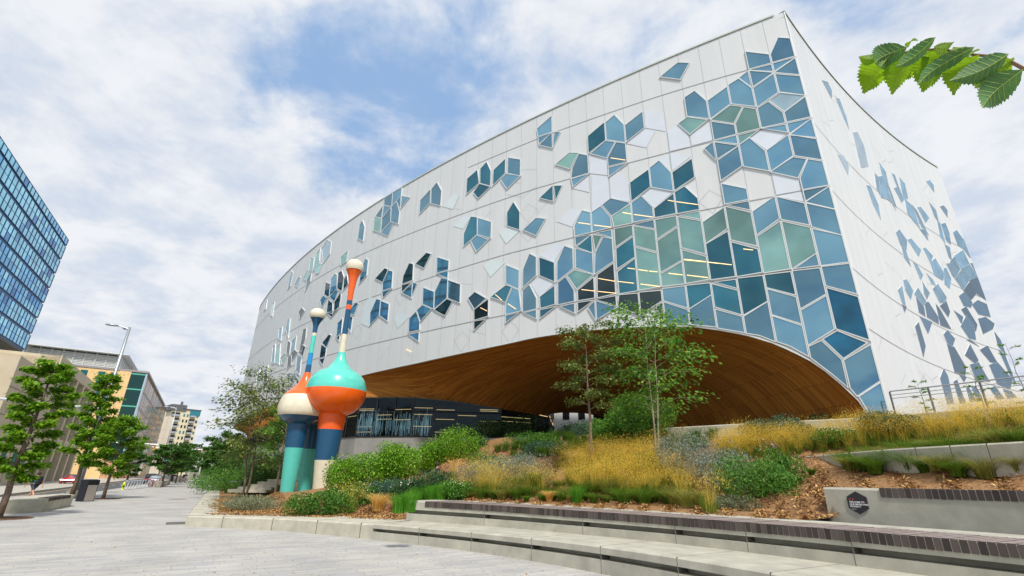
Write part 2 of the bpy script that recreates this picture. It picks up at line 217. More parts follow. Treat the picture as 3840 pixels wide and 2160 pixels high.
# street frame
SA=R(-31); AL=np.array([math.sin(SA),math.cos(SA)]); LF=np.array([-math.cos(SA),math.sin(SA)])
SRZ=math.atan2(AL[1],AL[0])
def sp(al,lf,z=0): p=AL*al+LF*lf; return (p[0],p[1],z)
def slab(mb,a0,a1,l0,l1,z0,z1,mi=None):
    mb.prism([sp(a0,l0)[:2],sp(a1,l0)[:2],sp(a1,l1)[:2],sp(a0,l1)[:2]],z0,z1,mi)
FRONT="""b 774,2869 656,2931 588,2888 647,2780
b 1785,2799 1789,2876 1648,2940 1650,2781
b 1784,2784 1659,2772 1777,2719
b 1772,2706 1644,2770 1643,2627
b 1632,2769 1581,2741 1636,2631
d 1340,2598 1209,2664 1213,2504 1346,2447
b 1199,2659 1135,2694 1065,2577 1073,2425 1202,2505
b 1058,2567 930,2626 932,2488 1060,2425
b 1331,2434 1204,2496 1145,2456 1203,2351
b 1137,2450 1067,2412 1072,2258 1199,2272 1199,2343
b 1199,2258 1078,2245 1200,2189
g 1626,2459 1494,2514 1435,2481 1492,2371
b 1485,2364 1427,2471 1352,2428 1356,2276 1487,2283
b 1486,2273 1361,2264 1485,2207
d 1771,2208 1649,2275 1647,2140
d 1635,2270 1578,2247 1634,2140
d 2553,2692 2414,2737 2406,2592 2551,2533
d 2397,2734 2327,2776 2259,2657 2257,2511 2391,2586
d 2242,2654 2101,2716 2101,2573 2243,2505
b 2087,2715 1948,2643 1948,2486 2087,2564
d 2464,2517 2397,2579 2259,2501 2404,2436
b 2156,2522 2095,2560 1961,2484 2091,2411
d 2085,2180 2023,2259 1949,2147 1946,1991 2081,2064
b 1921,1976 1787,2043 1725,2009 1791,1895
d 2551,2132 2480,2279 2408,2249 2399,2085 2547,2019
b 2397,2238 2248,2150 2248,2006 2392,2082
b 2462,2040 2398,2076 2257,1995 2396,1925
b 642,2613 580,2637 520,2524 524,2382 646,2457
g 707,2420 644,2447 536,2374 647,2310
d 1059,2082 929,2139 930,2005 1060,1939
b 919,2149 857,2182 789,2064 794,1927 921,2000
d 780,2061 655,2119 659,1982 781,1927
w 926,2640 789,2553 788,2398 926,2484
w 1058,2411 927,2481 857,2433 925,2321
w 784,2387 713,2420 653,2306 653,2216 783,2236
w 851,2184 790,2214 790,2079
w 780,2217 659,2146 783,2076
w 1344,2425 1213,2348 1207,2202 1339,2271
w 1486,2197 1351,2258 1351,2113
w 1337,2254 1209,2184 1207,2012 1276,1981 1341,1943
w 1201,2175 1137,2206 1066,2092 1067,1941 1203,2010
w 1634,1961 1491,2029 1425,1987 1489,1877
w 988,1955 918,1996 791,1919 914,1844
w 2165,2024 2086,2062 1942,1981 2089,1906
w 2695,2260 2557,2331 2484,2284 2564,2190
w 2316,1777 2240,1813 2094,1750 2237,1658
w 1777,1720 1645,1786 1572,1746 1640,1636
w 1854,1509 1778,1550 1647,1475 1783,1395
d 917,1834 786,1904 788,1762 914,1771
d 778,1911 722,1933 652,1825 659,1748 784,1758
b 1057,1922 994,1953 926,1848 932,1769 1061,1779
b 1266,1975 1203,2007 1080,1926 1201,1868
g 1196,1866 1069,1916 1068,1776 1193,1784
b 1338,1942 1280,1968 1210,1857 1214,1787 1341,1789
b 1485,1870 1421,1980 1353,1944 1356,1791 1484,1796
b 1051,1757 931,1754 934,1694
b 1482,1783 1359,1771 1481,1720
b 1319,1771 1214,1763 1214,1708
d 1470,1705 1353,1767 1353,1634
g 1341,1763 1286,1738 1336,1644
b 1336,1622 1273,1724 1212,1696 1211,1533 1340,1473
b 1482,1694 1352,1626 1354,1477 1485,1551
g 1192,1764 1072,1755 1070,1687 1193,1632
g 1054,1747 926,1678 931,1531 1056,1606
g 916,1751 792,1740 792,1674 915,1617
g 778,1730 658,1665 660,1447 780,1521
g 766,1738 661,1732 660,1681
d 1190,1615 1070,1670 1073,1528 1193,1474
g 914,1599 793,1656 797,1438 916,1387
g 1053,1590 928,1515 929,1298 1055,1299
g 777,1502 657,1427 658,1286 780,1286
g 912,1372 791,1424 796,1285 915,1295
d 1191,1450 1068,1514 1069,1297 1189,1301
k 1330,1461 1211,1515 1213,1306 1337,1303
b 1921,1641 1864,1756 1794,1714 1795,1569 1922,1501
d 1779,1704 1647,1631 1649,1487 1776,1561
b 1630,1624 1568,1738 1495,1700 1497,1551 1633,1484
b 2082,1719 1945,1646 1941,1498 2080,1570
b 1626,1468 1567,1499 1499,1386 1499,1311 1629,1310
g 1551,1506 1495,1534 1366,1470 1485,1396
k 1477,1381 1353,1447 1359,1305 1477,1310
d 1776,1395 1647,1453 1647,1318 1771,1311
b 1923,1473 1867,1507 1791,1391 1791,1314 1921,1311
d 2219,1490 2080,1552 2027,1528 2080,1418
b 2074,1406 2015,1518 1941,1486 1938,1322 2074,1322
b 2461,1528 2392,1567 2253,1488 2386,1422
k 1344,1290 1208,1288 1208,1228
b 1607,1290 1495,1292 1496,1227
k 1480,1293 1375,1287 1480,1232
b 1405,1245 1353,1279 1353,1153
b 1339,1279 1218,1212 1343,1156
d 1775,1296 1659,1297 1775,1238
b 1905,1299 1794,1301 1792,1241
b 2073,1309 1960,1310 2074,1256
b 121,2708 63,2816 3,2777 9,2633 126,2644
b 249,2800 126,2712 129,2643 253,2656
b 245,2646 129,2629 133,2576
b 120,2633 12,2621 121,2574
b 118,2561 4,2614 9,2486
b 312,2613 260,2641 257,2517
b 247,2638 137,2563 248,2512
b 251,2496 128,2552 130,2407 249,2351
b 117,2545 6,2472 8,2329 125,2407
b 377,2586 317,2608 257,2502 263,2359 383,2435
b 508,2521 388,2576 390,2439 515,2377
g 504,2366 388,2425 329,2386 381,2285
g 375,2277 320,2378 257,2336 262,2192 383,2202
p 180,2367 130,2397 14,2323 126,2258
b 247,2337 189,2359 130,2251 133,2179 252,2192
b 120,2250 9,2313 13,2169 126,2180
b 507,2349 388,2271 385,2202 513,2209
g 379,2186 272,2180 379,2122
b 504,2198 389,2190 392,2130
b 244,2185 134,2163 135,2110
b 123,2166 13,2155 124,2097
b 118,2085 6,2149 10,2023
b 574,2166 521,2193 521,2062
b 512,2187 398,2114 516,2065
b 508,2049 391,2107 389,1967 514,1907
b 377,2116 323,2143 258,2023 264,1887 385,1961
b 246,2024 133,2085 133,1943 255,1881
b 122,2084 8,2007 11,1871 126,1940
w 318,2147 254,2178 133,2101 249,2029
b 245,1875 129,1932 74,1897 129,1795
b 123,1787 66,1893 7,1856 6,1706 124,1714
w 249,1868 131,1792 128,1713 256,1721
w 252,1712 130,1705 130,1641
b 123,1705 16,1698 124,1642
b 121,1633 9,1692 10,1558
w 788,2396 711,2419 653,2306 649,2218 792,2230
w 644,2302 517,2356 523,2214 644,2220
w 785,2221 659,2143 784,2079
b 509,1880 386,1804 392,1734 513,1742
b 497,1727 394,1720 396,1665
b 383,1646 260,1710 264,1569 380,1500
b 246,1703 129,1626 136,1495 252,1562
b 121,1622 10,1550 12,1402 127,1480
g 642,1653 523,1717 527,1579 644,1514
g 508,1720 390,1643 394,1433 510,1502
g 247,1546 135,1476 137,1325 255,1257
g 378,1484 262,1548 267,1264 381,1266
b 122,1464 8,1397 10,1248 129,1253
d 641,1507 526,1556 528,1275 653,1281
d 509,1484 392,1409 395,1272 514,1272
b 240,1261 134,1319 137,1255
b 126,1243 9,1236 11,1075 128,1140
b 248,1246 136,1238 138,1096 248,1038
d 376,1251 262,1244 264,1116 379,1179
d 509,1258 393,1249 395,1103 512,1045
d 624,1259 523,1253 526,1203
d 641,1251 521,1187 525,1049 642,1115
d 775,1269 656,1259 658,1190 780,1128
b 914,1276 789,1268 791,1135 917,1203
b 377,1167 261,1101 262,957 379,1026
b 248,1025 136,1083 135,911 249,845
n 123,1125 11,1057 10,841 128,911
n 182,865 129,898 20,826 125,764
b 247,834 193,857 131,756 133,627 178,692 245,779
b 120,752 14,813 8,645 103,583 124,620
b 95,578 9,633 7,486 67,489 78,520
b 778,1121 655,1185 659,999 781,1033
b 641,1097 521,1035 524,948 645,991
b 509,1034 390,1096 391,882 454,923 513,942
b 378,1015 262,943 264,790 328,850 383,879
b 914,1190 790,1119 793,1037 921,1061
k 1054,1281 928,1267 929,1204 1057,1141
k 1191,1290 1069,1277 1067,1140 1194,1216
k 968,1169 926,1190 928,1062
b 4328,2675 4339,2838 4274,2885 4195,2774 4187,2599
b 3853,3001 3697,3006 3686,2839 3840,2918
b 3690,3008 3534,3004 3529,2901 3679,2836
b 3981,2826 3859,2909 3861,2765
b 3841,2904 3690,2827 3845,2770
t 4008,2831 3859,2753 3837,2579 3996,2661
b 3840,2745 3697,2825 3671,2650 3831,2581
b 3683,2824 3617,2856 3524,2704 3524,2572 3664,2648
b 3589,2861 3534,2894 3516,2744
b 3515,2891 3382,2822 3510,2747
b 3821,2567 3669,2643 3612,2610 3682,2487
b 3184,2561 3190,2710 3048,2779 3038,2625
b 3035,2778 2961,2822 2886,2698 2885,2543 3024,2618
w 2866,2528 2716,2603 2642,2557 2713,2438
p 5320,2878 5178,2958 5037,2874 5022,2713 5178,2639
t 5496,2650 5465,2862 5379,2912 5335,2715 5408,2610
t 5661,2688 5685,2883 5545,2823 5511,2629
t 5390,2566 5370,2700 5219,2632 5273,2531
t 5818,2618 5694,2704 5604,2644 5667,2546
b 5658,2389 5667,2546 5540,2612 5524,2492
b 6497,2654 6509,2960 6365,2870 6385,2677
b 6157,2624 6020,2714 5956,2673 6001,2552
t 4653,2439 4669,2549 4521,2584 4507,2447
k 4978,2171 4995,2328 4850,2264 4826,2097
b 4821,2096 4846,2321 4759,2370 4687,2333 4652,2154
k 4646,2163 4675,2353 4598,2360 4517,2251 4492,2083
k 4514,2228 4450,2265 4384,2137 4481,2087
b 5068,2113 4998,2157 4874,2098 4993,2009
b 4805,2092 4663,2145 4604,2112 4661,2001
k 4824,1918 4834,2066 4680,1992 4658,1859
k 4631,1870 4657,1989 4534,2083 4505,2028 4502,1909
k 4808,1899 4668,1822 4535,1880
b 4150,2075 4151,2213 4080,2347 4014,2312 4004,2134
k 3820,2049 3666,2119 3604,2089 3675,1974
b 3673,1964 3589,2075 3522,2043 3509,1871 3662,1880
b 3662,1864 3512,1858 3643,1798
k 3337,1940 3266,2058 3202,2029 3190,1868 3342,1868
k 3345,1854 3207,1845 3333,1781
b 3324,1774 3190,1834 3180,1695
b 3180,1839 3119,1813 3177,1709
k 3167,2025 3023,2095 2959,2062 3040,1949
b 2870,2005 2716,1926 2715,1846 2858,1851
b 2843,1840 2718,1832 2717,1768
b 3025,1752 2876,1678 2866,1524 3013,1599
b 2862,1671 2791,1785 2715,1754 2708,1583 2854,1519
b 2706,1744 2559,1670 2553,1511 2695,1583
b 3091,1551 3014,1586 2892,1526 3021,1439
k 2848,1509 2703,1575 2639,1539 2716,1433
b 3181,1492 3105,1543 3033,1435 3026,1366 3171,1370
b 3164,1344 3028,1341 3025,1265
w 3981,1604 3985,1790 3890,1867 3755,1821 3822,1537
b 3831,1679 3746,1809 3677,1784 3667,1625 3812,1552
b 3666,1772 3520,1705 3512,1537 3657,1623
w 3416,1547 3330,1597 3185,1515 3342,1436
b 4253,1810 4155,1867 4094,1841 4151,1737 4227,1758
b 4271,1642 4252,1739 4170,1711 4171,1554
b 4476,1559 4489,1707 4392,1748 4374,1582
k 4462,1542 4397,1567 4398,1503
k 4798,1548 4657,1620 4601,1595 4673,1474
k 4811,1382 4821,1533 4671,1470 4669,1376
k 4804,1363 4672,1359 4680,1284
k 5745,2127 5674,2167 5535,2097 5658,2016
k 5459,1577 5460,1830 5353,1835 5326,1700 5384,1553
k 5463,1548 5400,1637 5260,1587 5311,1479
b 6183,1995 6164,2119 6072,2116 5983,1840
b 6484,1929 6525,2083 6367,2061 6302,1866
t 6415,1596 6463,1795 6293,1814 6163,1518
k 5941,1614 5984,1803 5837,1739 5812,1592
b 5775,1585 5792,1742 5669,1794 5631,1619
k 5658,1485 5735,1572 5648,1626 5512,1564
k 5796,1392 5835,1572 5708,1558 5666,1441
b 5465,1344 5498,1534 5337,1474 5350,1382
t 6145,1588 6009,1633 5899,1602 6023,1496
b 6572,1596 6669,1860 6537,1840 6396,1568
k 2389,1417 2248,1475 2245,1340 2384,1333
k 2384,1321 2266,1315 2379,1252
t 7331,2488 7296,2660 7175,2651 7115,2404
b 8035,2736 8054,2906 7888,2890 7813,2708
k 5765,1329 5623,1326 5668,1254
b 5620,1243 5456,1313 5419,1288 5500,1166
b 5481,1350 5506,1520 5347,1482 5308,1264
b 6802,1336 6869,1529 6723,1592 6593,1350
k 6716,1242 6771,1365 6622,1362 6636,1233
b 6596,1627 6644,1836 6564,1864 6432,1586
t 6099,1519 6070,1607 5895,1617 5958,1484
t 7262,1381 7368,1605 7214,1611 7118,1420"""
RIGHT="""b 527,2782 647,2848 691,2798 629,2696
b 754,2760 833,2802 868,2662 848,2549 801,2636
p 932,2546 1044,2609 1100,2522 1061,2336 878,2240
p 401,2101 518,2151 563,2099 496,2008
b 880,2080 964,2109 1013,1990 972,1868 898,1961
b 1167,2310 1238,2298 1148,2110 1110,2164
b 1369,2493 1457,2442 1417,2286 1345,2353
b 1251,2304 1363,2360 1373,2227 1402,2094 1346,2155 1156,2103
b 1370,2357 1430,2313 1444,2233 1451,2132 1416,2140 1400,2248
b 1614,2491 1671,2496 1673,2341 1632,2347
b 1765,2515 1844,2483 1809,2341 1692,2282
b 1552,2328 1674,2390 1686,2280 1625,2236
b 1728,2295 1853,2273 1852,2120 1860,2080 1766,2114 1687,2162
b 1869,2283 1932,2255 1989,2109 2008,2071 1910,2113
b 1979,2304 2055,2336 2157,2272 2048,2193
b 1856,2068 1983,2100 1960,2004
b 2421,2719 2502,2760 2549,2725 2508,2641
b 2301,2465 2391,2415 2355,2275 2310,2343
b 2537,2497 2622,2536 2667,2501 2615,2417
b 2335,2292 2383,2283 2342,2081 2284,2140
b 2408,2279 2509,2321 2519,2230 2469,2113 2397,2127
b 2626,2259 2719,2309 2787,2244 2764,2127 2626,2143
b 1254,1847 1347,1902 1442,1849 1362,1752 1266,1761
b 1276,1756 1346,1731 1345,1623 1260,1663
b 1489,1863 1567,1897 1701,1847 1610,1772
b 1790,1882 1840,1901 1938,1862 1837,1774
b 1848,1777 1981,1846 2073,1739 1986,1672 1839,1676
b 2098,1790 2157,1808 2188,1729 2086,1625 2013,1648
b 2319,2061 2411,2063 2350,1916 2315,1961
b 2307,1901 2448,1988 2468,1879 2308,1767
b 2482,2004 2693,2109 2719,1987 2505,1899
b 2808,2254 2830,2195 2830,2066 2789,2072 2735,2124
b 2508,1884 2722,1979 2801,1884 2615,1814
b 2208,1859 2290,1883 2287,1752 2244,1773
b 2300,1751 2475,1863 2588,1809 2381,1673
b 2762,1997 2834,2009 2842,1908 2816,1891
d 2601,1796 2814,1882 2811,1674 2643,1702
d 2390,1666 2585,1786 2623,1687 2483,1610
b 1442,1668 1509,1668 1560,1606 1485,1550
b 1670,1643 1764,1619 1785,1576 1709,1577
b 1504,1546 1524,1514 1582,1473 1483,1405 1464,1454
b 1071,1436 1152,1465 1213,1404 1110,1320 1057,1374
b 884,1323 996,1380 950,1243 893,1238
d 875,1226 964,1234 883,1178
b 1243,1385 1357,1456 1438,1378 1349,1324
d 1245,1360 1351,1316 1319,1245 1209,1252
d 1404,1353 1495,1382 1597,1297 1559,1241 1365,1251
d 1208,1219 1424,1225 1263,1116
d 1022,1110 1124,1161 1118,1012 1002,922
b 1708,1529 1838,1598 1934,1517 1866,1461 1757,1438
d 1647,1402 1704,1372 1798,1250 1604,1241
d 1741,1407 1903,1478 1906,1398 1834,1343
d 2249,1590 2396,1657 2476,1584 2412,1531 2275,1519
d 2197,1466 2316,1513 2414,1391 2336,1323
d 2020,1426 2162,1405 2081,1333
d 2479,1564 2624,1630 2775,1627 2761,1516 2540,1498
d 2498,1446 2660,1490 2804,1457 2715,1401 2492,1325
d 2062,1311 2247,1426 2331,1373 2272,1246 2145,1236
d 2077,1208 2148,1223 2283,1193
d 1612,1170 1712,1218 1811,1174 1701,1099 1624,1115
d 1618,1097 1745,1097 1846,979 1777,913 1589,912
d 1939,1074 2109,1176 2169,1071 2089,1031
d 1975,1006 2158,1048 2244,923 1991,912
d 2302,1163 2479,1222 2556,1099 2421,1089
d 2739,1380 2827,1316 2805,1197 2708,1259
d 2391,1054 2567,1101 2734,991 2627,909 2419,921
d 2692,1217 2783,1186 2797,960 2738,1011
d 1227,816 1359,894 1398,853 1347,688 1212,668
d 1486,825 1569,850 1600,713 1475,693
d 1662,902 1797,899 1711,856
d 1716,811 1775,826 1835,743 1701,722
d 1842,838 1937,852 1946,753 1852,736
d 2224,865 2342,895 2429,815 2296,794
d 2496,889 2641,885 2699,848 2513,822"""
# ================================================================ library building
FC=(-0.238902325,0.00314363865,-3.75196298e-06); UX=np.array([-0.72396474,0.68983697]); UY=np.array([0.68983697,0.72396474])
EL0=28.0; HT=2+1.0037208890653389*28
_c=atz(2940,45,HT)[:2]
def Fp(x):
    if x>86:   # beyond the last seen panel the wall keeps turning away
        e=Fp(86); s=(Fp(86)-Fp(85.5))/.5; t=(x-86); return e+s*t+UY*t*t*.02
    y=FC[0]*x+FC[1]*x*x+FC[2]*x**3; return _c+UX*x+UY*y
_r0=atz(2900+82/2.07,92/2.07,HT)[:2]; _r1=atz(2900+1280/2.07,1303/2.07,HT)[:2]
RX=(_r1-_r0)/np.linalg.norm(_r1-_r0); RY=np.array([-RX[1],RX[0]])
def Rp(x): return _r0+RX*x+RY*(0.11797784*x-0.0041513*x*x)
def fn(P,x):
    t=P(x+.05)-P(x-.05); n=np.array([t[1],-t[0]]); n/=np.linalg.norm(n)
    if n@(-P(x))<0: n=-n
    return n
_fno=lambda x: fn(Fp,min(x,80))
def F3(x,z,o=0): p=Fp(x)+_fno(x)*o; return (p[0],p[1],z)
def R3(x,z,o=0): p=Rp(x)+fn(Rp,x)*o; return (p[0],p[1],z)
BX=[.55,.7,.98,1.3,1.86,2.62,3.9,5.17,6.48,7.79,10.17,12.46,15.4,18.41,20.64,30.06,37.27,57.8,64.37,73.54,86,110]
BZ=[4.3,4.91,5.55,6.08,6.91,7.76,8.72,9.37,9.84,10.24,10.62,10.86,11.05,11.1,11.0,10.81,10.76,10.27,9.94,9.6,9.2,9]
def botz(x): return float(np.interp(x,BX,BZ))
lib=empty('library_building',(*_c,4.6),0,'huge white library with honeycomb windows and a wood-lined arch','building')
LO=Vector((_c[0],_c[1],4.6))
def LB(mb,name,mats,parent=lib,smooth=False):
    mb.v=[(x-LO.x,y-LO.y,z-LO.z) for x,y,z in mb.v]; return mb.build(name,mats,parent,smooth)
xs=list(np.arange(.55,10,.5))+list(np.arange(10,86,1.0))+list(np.arange(86,111,2.0))
w=MB()
cols_=[]
zt=HT
for x in xs:
    b=botz(x); cols_.append([F3(x,b+(zt-b)*k/8) for k in range(9)])
w.grid(cols_)
w.face([F3(0,4.0),F3(.55,4.3),F3(.55,zt),F3(0,zt)])
rxs=np.linspace(0,28.2,30)
w.grid([[R3(x,z) for z in (3.8,9,14,19,24,zt)] for x in rxs],flip=True)
LB(w,'white_cladding_wall',WHITE,smooth=True)
# roof slab, parapet edge and hidden back walls
roof=MB()
top=[F3(x,0)[:2] for x in xs]; rr=[R3(x,0)[:2] for x in rxs]
poly=[R3(0,0)[:2]]+top+[tuple(np.array(rr[-1])+np.array([10,60]))]+list(reversed(rr[1:]))
roof.face([(p[0],p[1],zt-.4) for p in poly])
LB(roof,'roof',mat('roof_membrane',(.5,.5,.5),.8))
par=MB()
for P,s in ((Fp,xs),(Rp,rxs)):
    a=[];n_=[]
    for x in s:
        q=P(x); n=fn(P,min(x,80)); a.append([(*(q+n*.06),zt-.02),(*(q+n*.06),zt+.10),(*(q-n*.35),zt+.10),(*(q-n*.35),zt-.3)])
    par.grid(a)
LB(par,'parapet_cap',mat('parapet_green_grey',(.50,.55,.48),.5))
# horizontal seams and vertical joints
def seam(x): # heights of the four long seams on the bowed front
    return [float(np.interp(x,[0,2.5,4.2,7.9,12.1,16.4,26],[26.24,26.55,26.75,27.1,27.42,27.72,28.2])),
            float(np.interp(x,[0,4.8,10.7,17.9,27,43,86],[21.6,22.0,22.48,23.1,23.56,24.4,25.6])),
            float(np.interp(x,[0,5.4,13.5,20.9,34,50,86],[17.0,17.32,17.84,18.17,18.4,18.97,20])),
            float(np.interp(x,[0,6,14.8,20.7,34.9,60,86],[12.48,12.66,13.05,13.18,13.49,14.2,15]))]
j=MB()
for k in range(4):
    s=[x for x in np.arange(.02,100,.5) if not(k==0 and x>25.6)]
    hw=.032
    j.grid([[F3(x,seam(x)[k]-hw,.014),F3(x,seam(x)[k]+hw,.014)] for x in s])
XK=[1.25*k+.0105*k*k for k in range(46)]
for k,x in enumerate(XK):
    if k==0: continue
    hw=.0075
    zs=[botz(x)]+list(reversed(seam(x)))+[zt]
    if x>25.6: zs.remove(seam(x)[0])
    for a,b in zip(zs[:-1],zs[1:]):
        if b-a<.5: continue
        j.face([F3(x-hw,a,.010),F3(x+hw,a,.010),F3(x+hw,b,.010),F3(x-hw,b,.010)])
def line(mb,P3,p,q,hw=.007,o=.018):
    n=max(1,int(math.hypot(q[0]-p[0],q[1]-p[1])/1.0)); dx,dz=q[0]-p[0],q[1]-p[1]; L=math.hypot(dx,dz) or 1; ox,oz=-dz/L*hw,dx/L*hw
    mb.grid([[P3(p[0]+dx*i/n-ox,p[1]+dz*i/n-oz,o),P3(p[0]+dx*i/n+ox,p[1]+dz*i/n+oz,o)] for i in range(n+1)])
# closed-cell outlines where the honeycomb continues without glass
rj=random.Random(11)
for t in range(70):
    k=rj.randrange(2,42); x0,x1=XK[k-1],XK[k]; w_=x1-x0
    s_=seam(x0); z0=rj.uniform(botz(x0)+.8,zt-3.5)
    kind=rj.random()
    if kind<.5: line(j,F3,(x0,z0),(x1,z0+rj.choice((-1,1))*w_*rj.uniform(.3,.75)))
    else:
        line(j,F3,(x0,z0),(x0+w_*.5,z0+.75)); line(j,F3,(x0+w_*.5,z0+.75),(x1,z0+.1)); line(j,F3,(x0+w_*.5,z0-.9),(x1,z0+.1)); line(j,F3,(x0,z0),(x0+w_*.5,z0-.9))
RS=[[( 0,24.1),(3,23.6),(14,22.9),(28.2,22.2)],[(0,20.4),(9,22.2),(28.2,23.0)],[(0,16.9),(28.2,16.5)],[(0,12.35),(28.2,12.1)],[(0,8.95),(28.2,9.05)]]
for k,z in enumerate((25.8,21.35,16.8,12.2,9.0)):
    if k in(0,): continue
    j.grid([[R3(x,z-.02,.014),R3(x,z+.02,.014)] for x in rxs])
for x in np.arange(1.1,28,1.35):
    j.face([R3(x-.004,4.6,.010),R3(x+.004,4.6,.010),R3(x+.004,zt,.010),R3(x-.004,zt,.010)])
for t in range(60):
    x0=1.1+1.35*rj.randrange(0,19); z0=rj.uniform(6,28)
    line(j,R3,(x0,z0),(x0+1.35,z0+rj.choice((-1,1))*rj.uniform(.3,1.0)),.008)
LB(j,'panel_joint',JOINT)
# windows -------------------------------------------------
GL={}
def glass(n,c,metal,rough,amt=.25,sc=.8):
    m=mat('glass_'+n,c,rough,metal,sc,amt,spec=.8,detail=2); GL[n]=m
glass('b',(.16,.33,.43),.72,.03,.12,.35); glass('d',(.035,.17,.23),.68,.02,.2,.35); glass('g',(.22,.40,.36),.8,.02,.22,.35); glass('k',(.02,.045,.05),.35,.03)  # green panes: a green reflection is put into the tint
glass('n',(.015,.15,.27),.5,.05); glass('p',(.42,.58,.66),.5,.10,.12); glass('t',(.32,.58,.53),.5,.10,.15); glass('r',(.06,.125,.20),.0,.22,.08); GL['r'].node_tree.nodes['Principled BSDF'].inputs['Specular IOR Level'].default_value=.08; glass('q',(.11,.25,.37),.0,.22); GL['q'].node_tree.nodes['Principled BSDF'].inputs['Specular IOR Level'].default_value=.25  # dark right-face panes: the reflected building is put into the colour
for _m in GL.values():
    _t=_m.node_tree; _b=_t.nodes['Principled BSDF']; _l=_b.inputs['Base Color'].links[0].from_socket
    _oi=_t.nodes.new('ShaderNodeObjectInfo'); _gi=_t.nodes.new('ShaderNodeNewGeometry'); _ad=_t.nodes.new('ShaderNodeMath'); _ad.operation='ADD'; _t.links.new(_oi.outputs['Random'],_ad.inputs[0]); _t.links.new(_gi.outputs['Random Per Island'],_ad.inputs[1])
    _fr=_t.nodes.new('ShaderNodeMath'); _fr.operation='FRACT'; _t.links.new(_ad.outputs[0],_fr.inputs[0]); _mr=_t.nodes.new('ShaderNodeMapRange'); _mr.inputs[3].default_value=.72; _mr.inputs[4].default_value=1.22; _t.links.new(_fr.outputs[0],_mr.inputs[0])
    _mm=_t.nodes.new('ShaderNodeMix'); _mm.data_type='RGBA'; _mm.blend_type='MULTIPLY'; _mm.inputs[0].default_value=1; _t.links.new(_l,_mm.inputs[6]); _t.links.new(_mr.outputs[0],_mm.inputs[7]); _t.links.new(_mm.outputs[2],_b.inputs['Base Color'])
GL['w']=mat('white_glass_panel',(.66,.71,.78),.25,.0,.7,.03,spec=.6)
GL['v']=mat('pale_white_glass_panel',(.66,.74,.76),.25,.0,.7,.03,spec=.6)
def area(q): return abs(sum(q[i][0]*q[(i+1)%len(q)][1]-q[(i+1)%len(q)][0]*q[i][1] for i in range(len(q))))/2
def parse(S): 
    o=[]
    for L in S.strip().split('\n'):
        p=L.split(); o.append((p[0],[tuple(float(a)/100 for a in t.split(',')) for t in p[1:]]))
    return o
def snap(q):
    cxm=sum(p[0] for p in q)/len(q); r=[]
    for x,z in q:
        for xk in XK:
            if abs(x-xk)<.17: x=xk+(.055 if cxm>xk else -.055)
        r.append((max(x,.07),z))
    return r
def offset_poly(q,d):
    c=sum(q[i][0]*q[(i+1)%len(q)][1]-q[(i+1)%len(q)][0]*q[i][1] for i in range(len(q)))
    if c<0: q=list(reversed(q))
    n=len(q); out_=[]
    for i in range(n):
        a,b,cq=np.array(q[i-1]),np.array(q[i]),np.array(q[(i+1)%n])
        e1=(b-a)/(np.linalg.norm(b-a)+1e-9); e2=(cq-b)/(np.linalg.norm(cq-b)+1e-9); n1=np.array([e1[1],-e1[0]]); n2=np.array([e2[1],-e2[0]])
        m=n1+n2; m/=(np.linalg.norm(m)+1e-9); k=d/max(.45,m@n1); out_.append(tuple(b+m*k))
    return q,out_
def pane_geo(P3,q,fwid,oz,rise=.035):
    q,oq=offset_poly(q,fwid); gp=[P3(x,z,oz) for x,z in q]
    g=MB(); g.face(gp); f=MB(); n=len(q)
    for i in range(n):
        k=(i+1)%n; o2=oz+rise
        f.face([P3(*q[i],o2),P3(*oq[i],o2),P3(*oq[k],o2),P3(*q[k],o2)])
        f.face([P3(*q[i],o2),P3(*q[k],o2),P3(*q[k],oz-.01),P3(*q[i],oz-.01)])
        f.face([P3(*oq[k],o2),P3(*oq[i],o2),P3(*oq[i],-.02),P3(*oq[k],-.02)])
    return g,f
jobs=[]
for c,q in parse(FRONT): jobs.append((F3,c,snap(q),.048,area(q)*(28/ max(28,np.linalg.norm(Fp(q[0][0]))))**2))
for c,q in parse(RIGHT):
    _mx=sum(a for a,b in q)/len(q); _mz=sum(b for a,b in q)/len(q); q=[(min(28.1,_mx+(a-_mx)*1.13),_mz+(b-_mz)*1.08) for a,b in q]; jobs.append((R3,{'d':'r','b':'q'}.get(c,c),q,.008,area(q)*.12))
panels=[x for x in jobs if x[1]=='w']; jobs=[x for x in jobs if x[1]!='w']
jobs.sort(key=lambda x:-x[4])
matkeys=list(GL); restg,restf=MB(),MB()
for i,(P3,c,q,fwid,_) in enumerate(jobs):
    oz=.045+.012*((i*7)%5)/5
    if P3 is R3: oz=.018+.002*(i%3)
    g,f=pane_geo(P3,q,fwid,oz,.035 if P3 is F3 else .003)
    if i<100:
        go=LB(g,'window_pane',GL[c]); fo=LB(f,'window_frame',FRAME,go)
    else:
        for src,dst,mi in ((g,restg,matkeys.index(c)),(f,restf,0)):
            k=len(dst.v); dst.v+=src.v; dst.f+=[tuple(k+a for a in fc) for fc in src.f]; dst.m+=[mi]*len(src.f)
tag(LB(restg,'small_window_panes',[GL[k] for k in matkeys]),kind='stuff')
tag(LB(restf,'small_window_frames',FRAME),kind='stuff')
for i,(P3,c,q,fwid,_) in enumerate(panels):
    pg=MB(); pg.face([P3(a,b,.022+.002*(i%4)) for a,b in q]); LB(pg,'white_glass_panel',GL['w'] if q[0][0]<19 else GL['v'])
# corner trim
ct=MB(); ct.box((_c[0],_c[1],(4.2+zt)/2),(.07,.07,zt-4.2)); LB(ct,'corner_trim',FRAME)
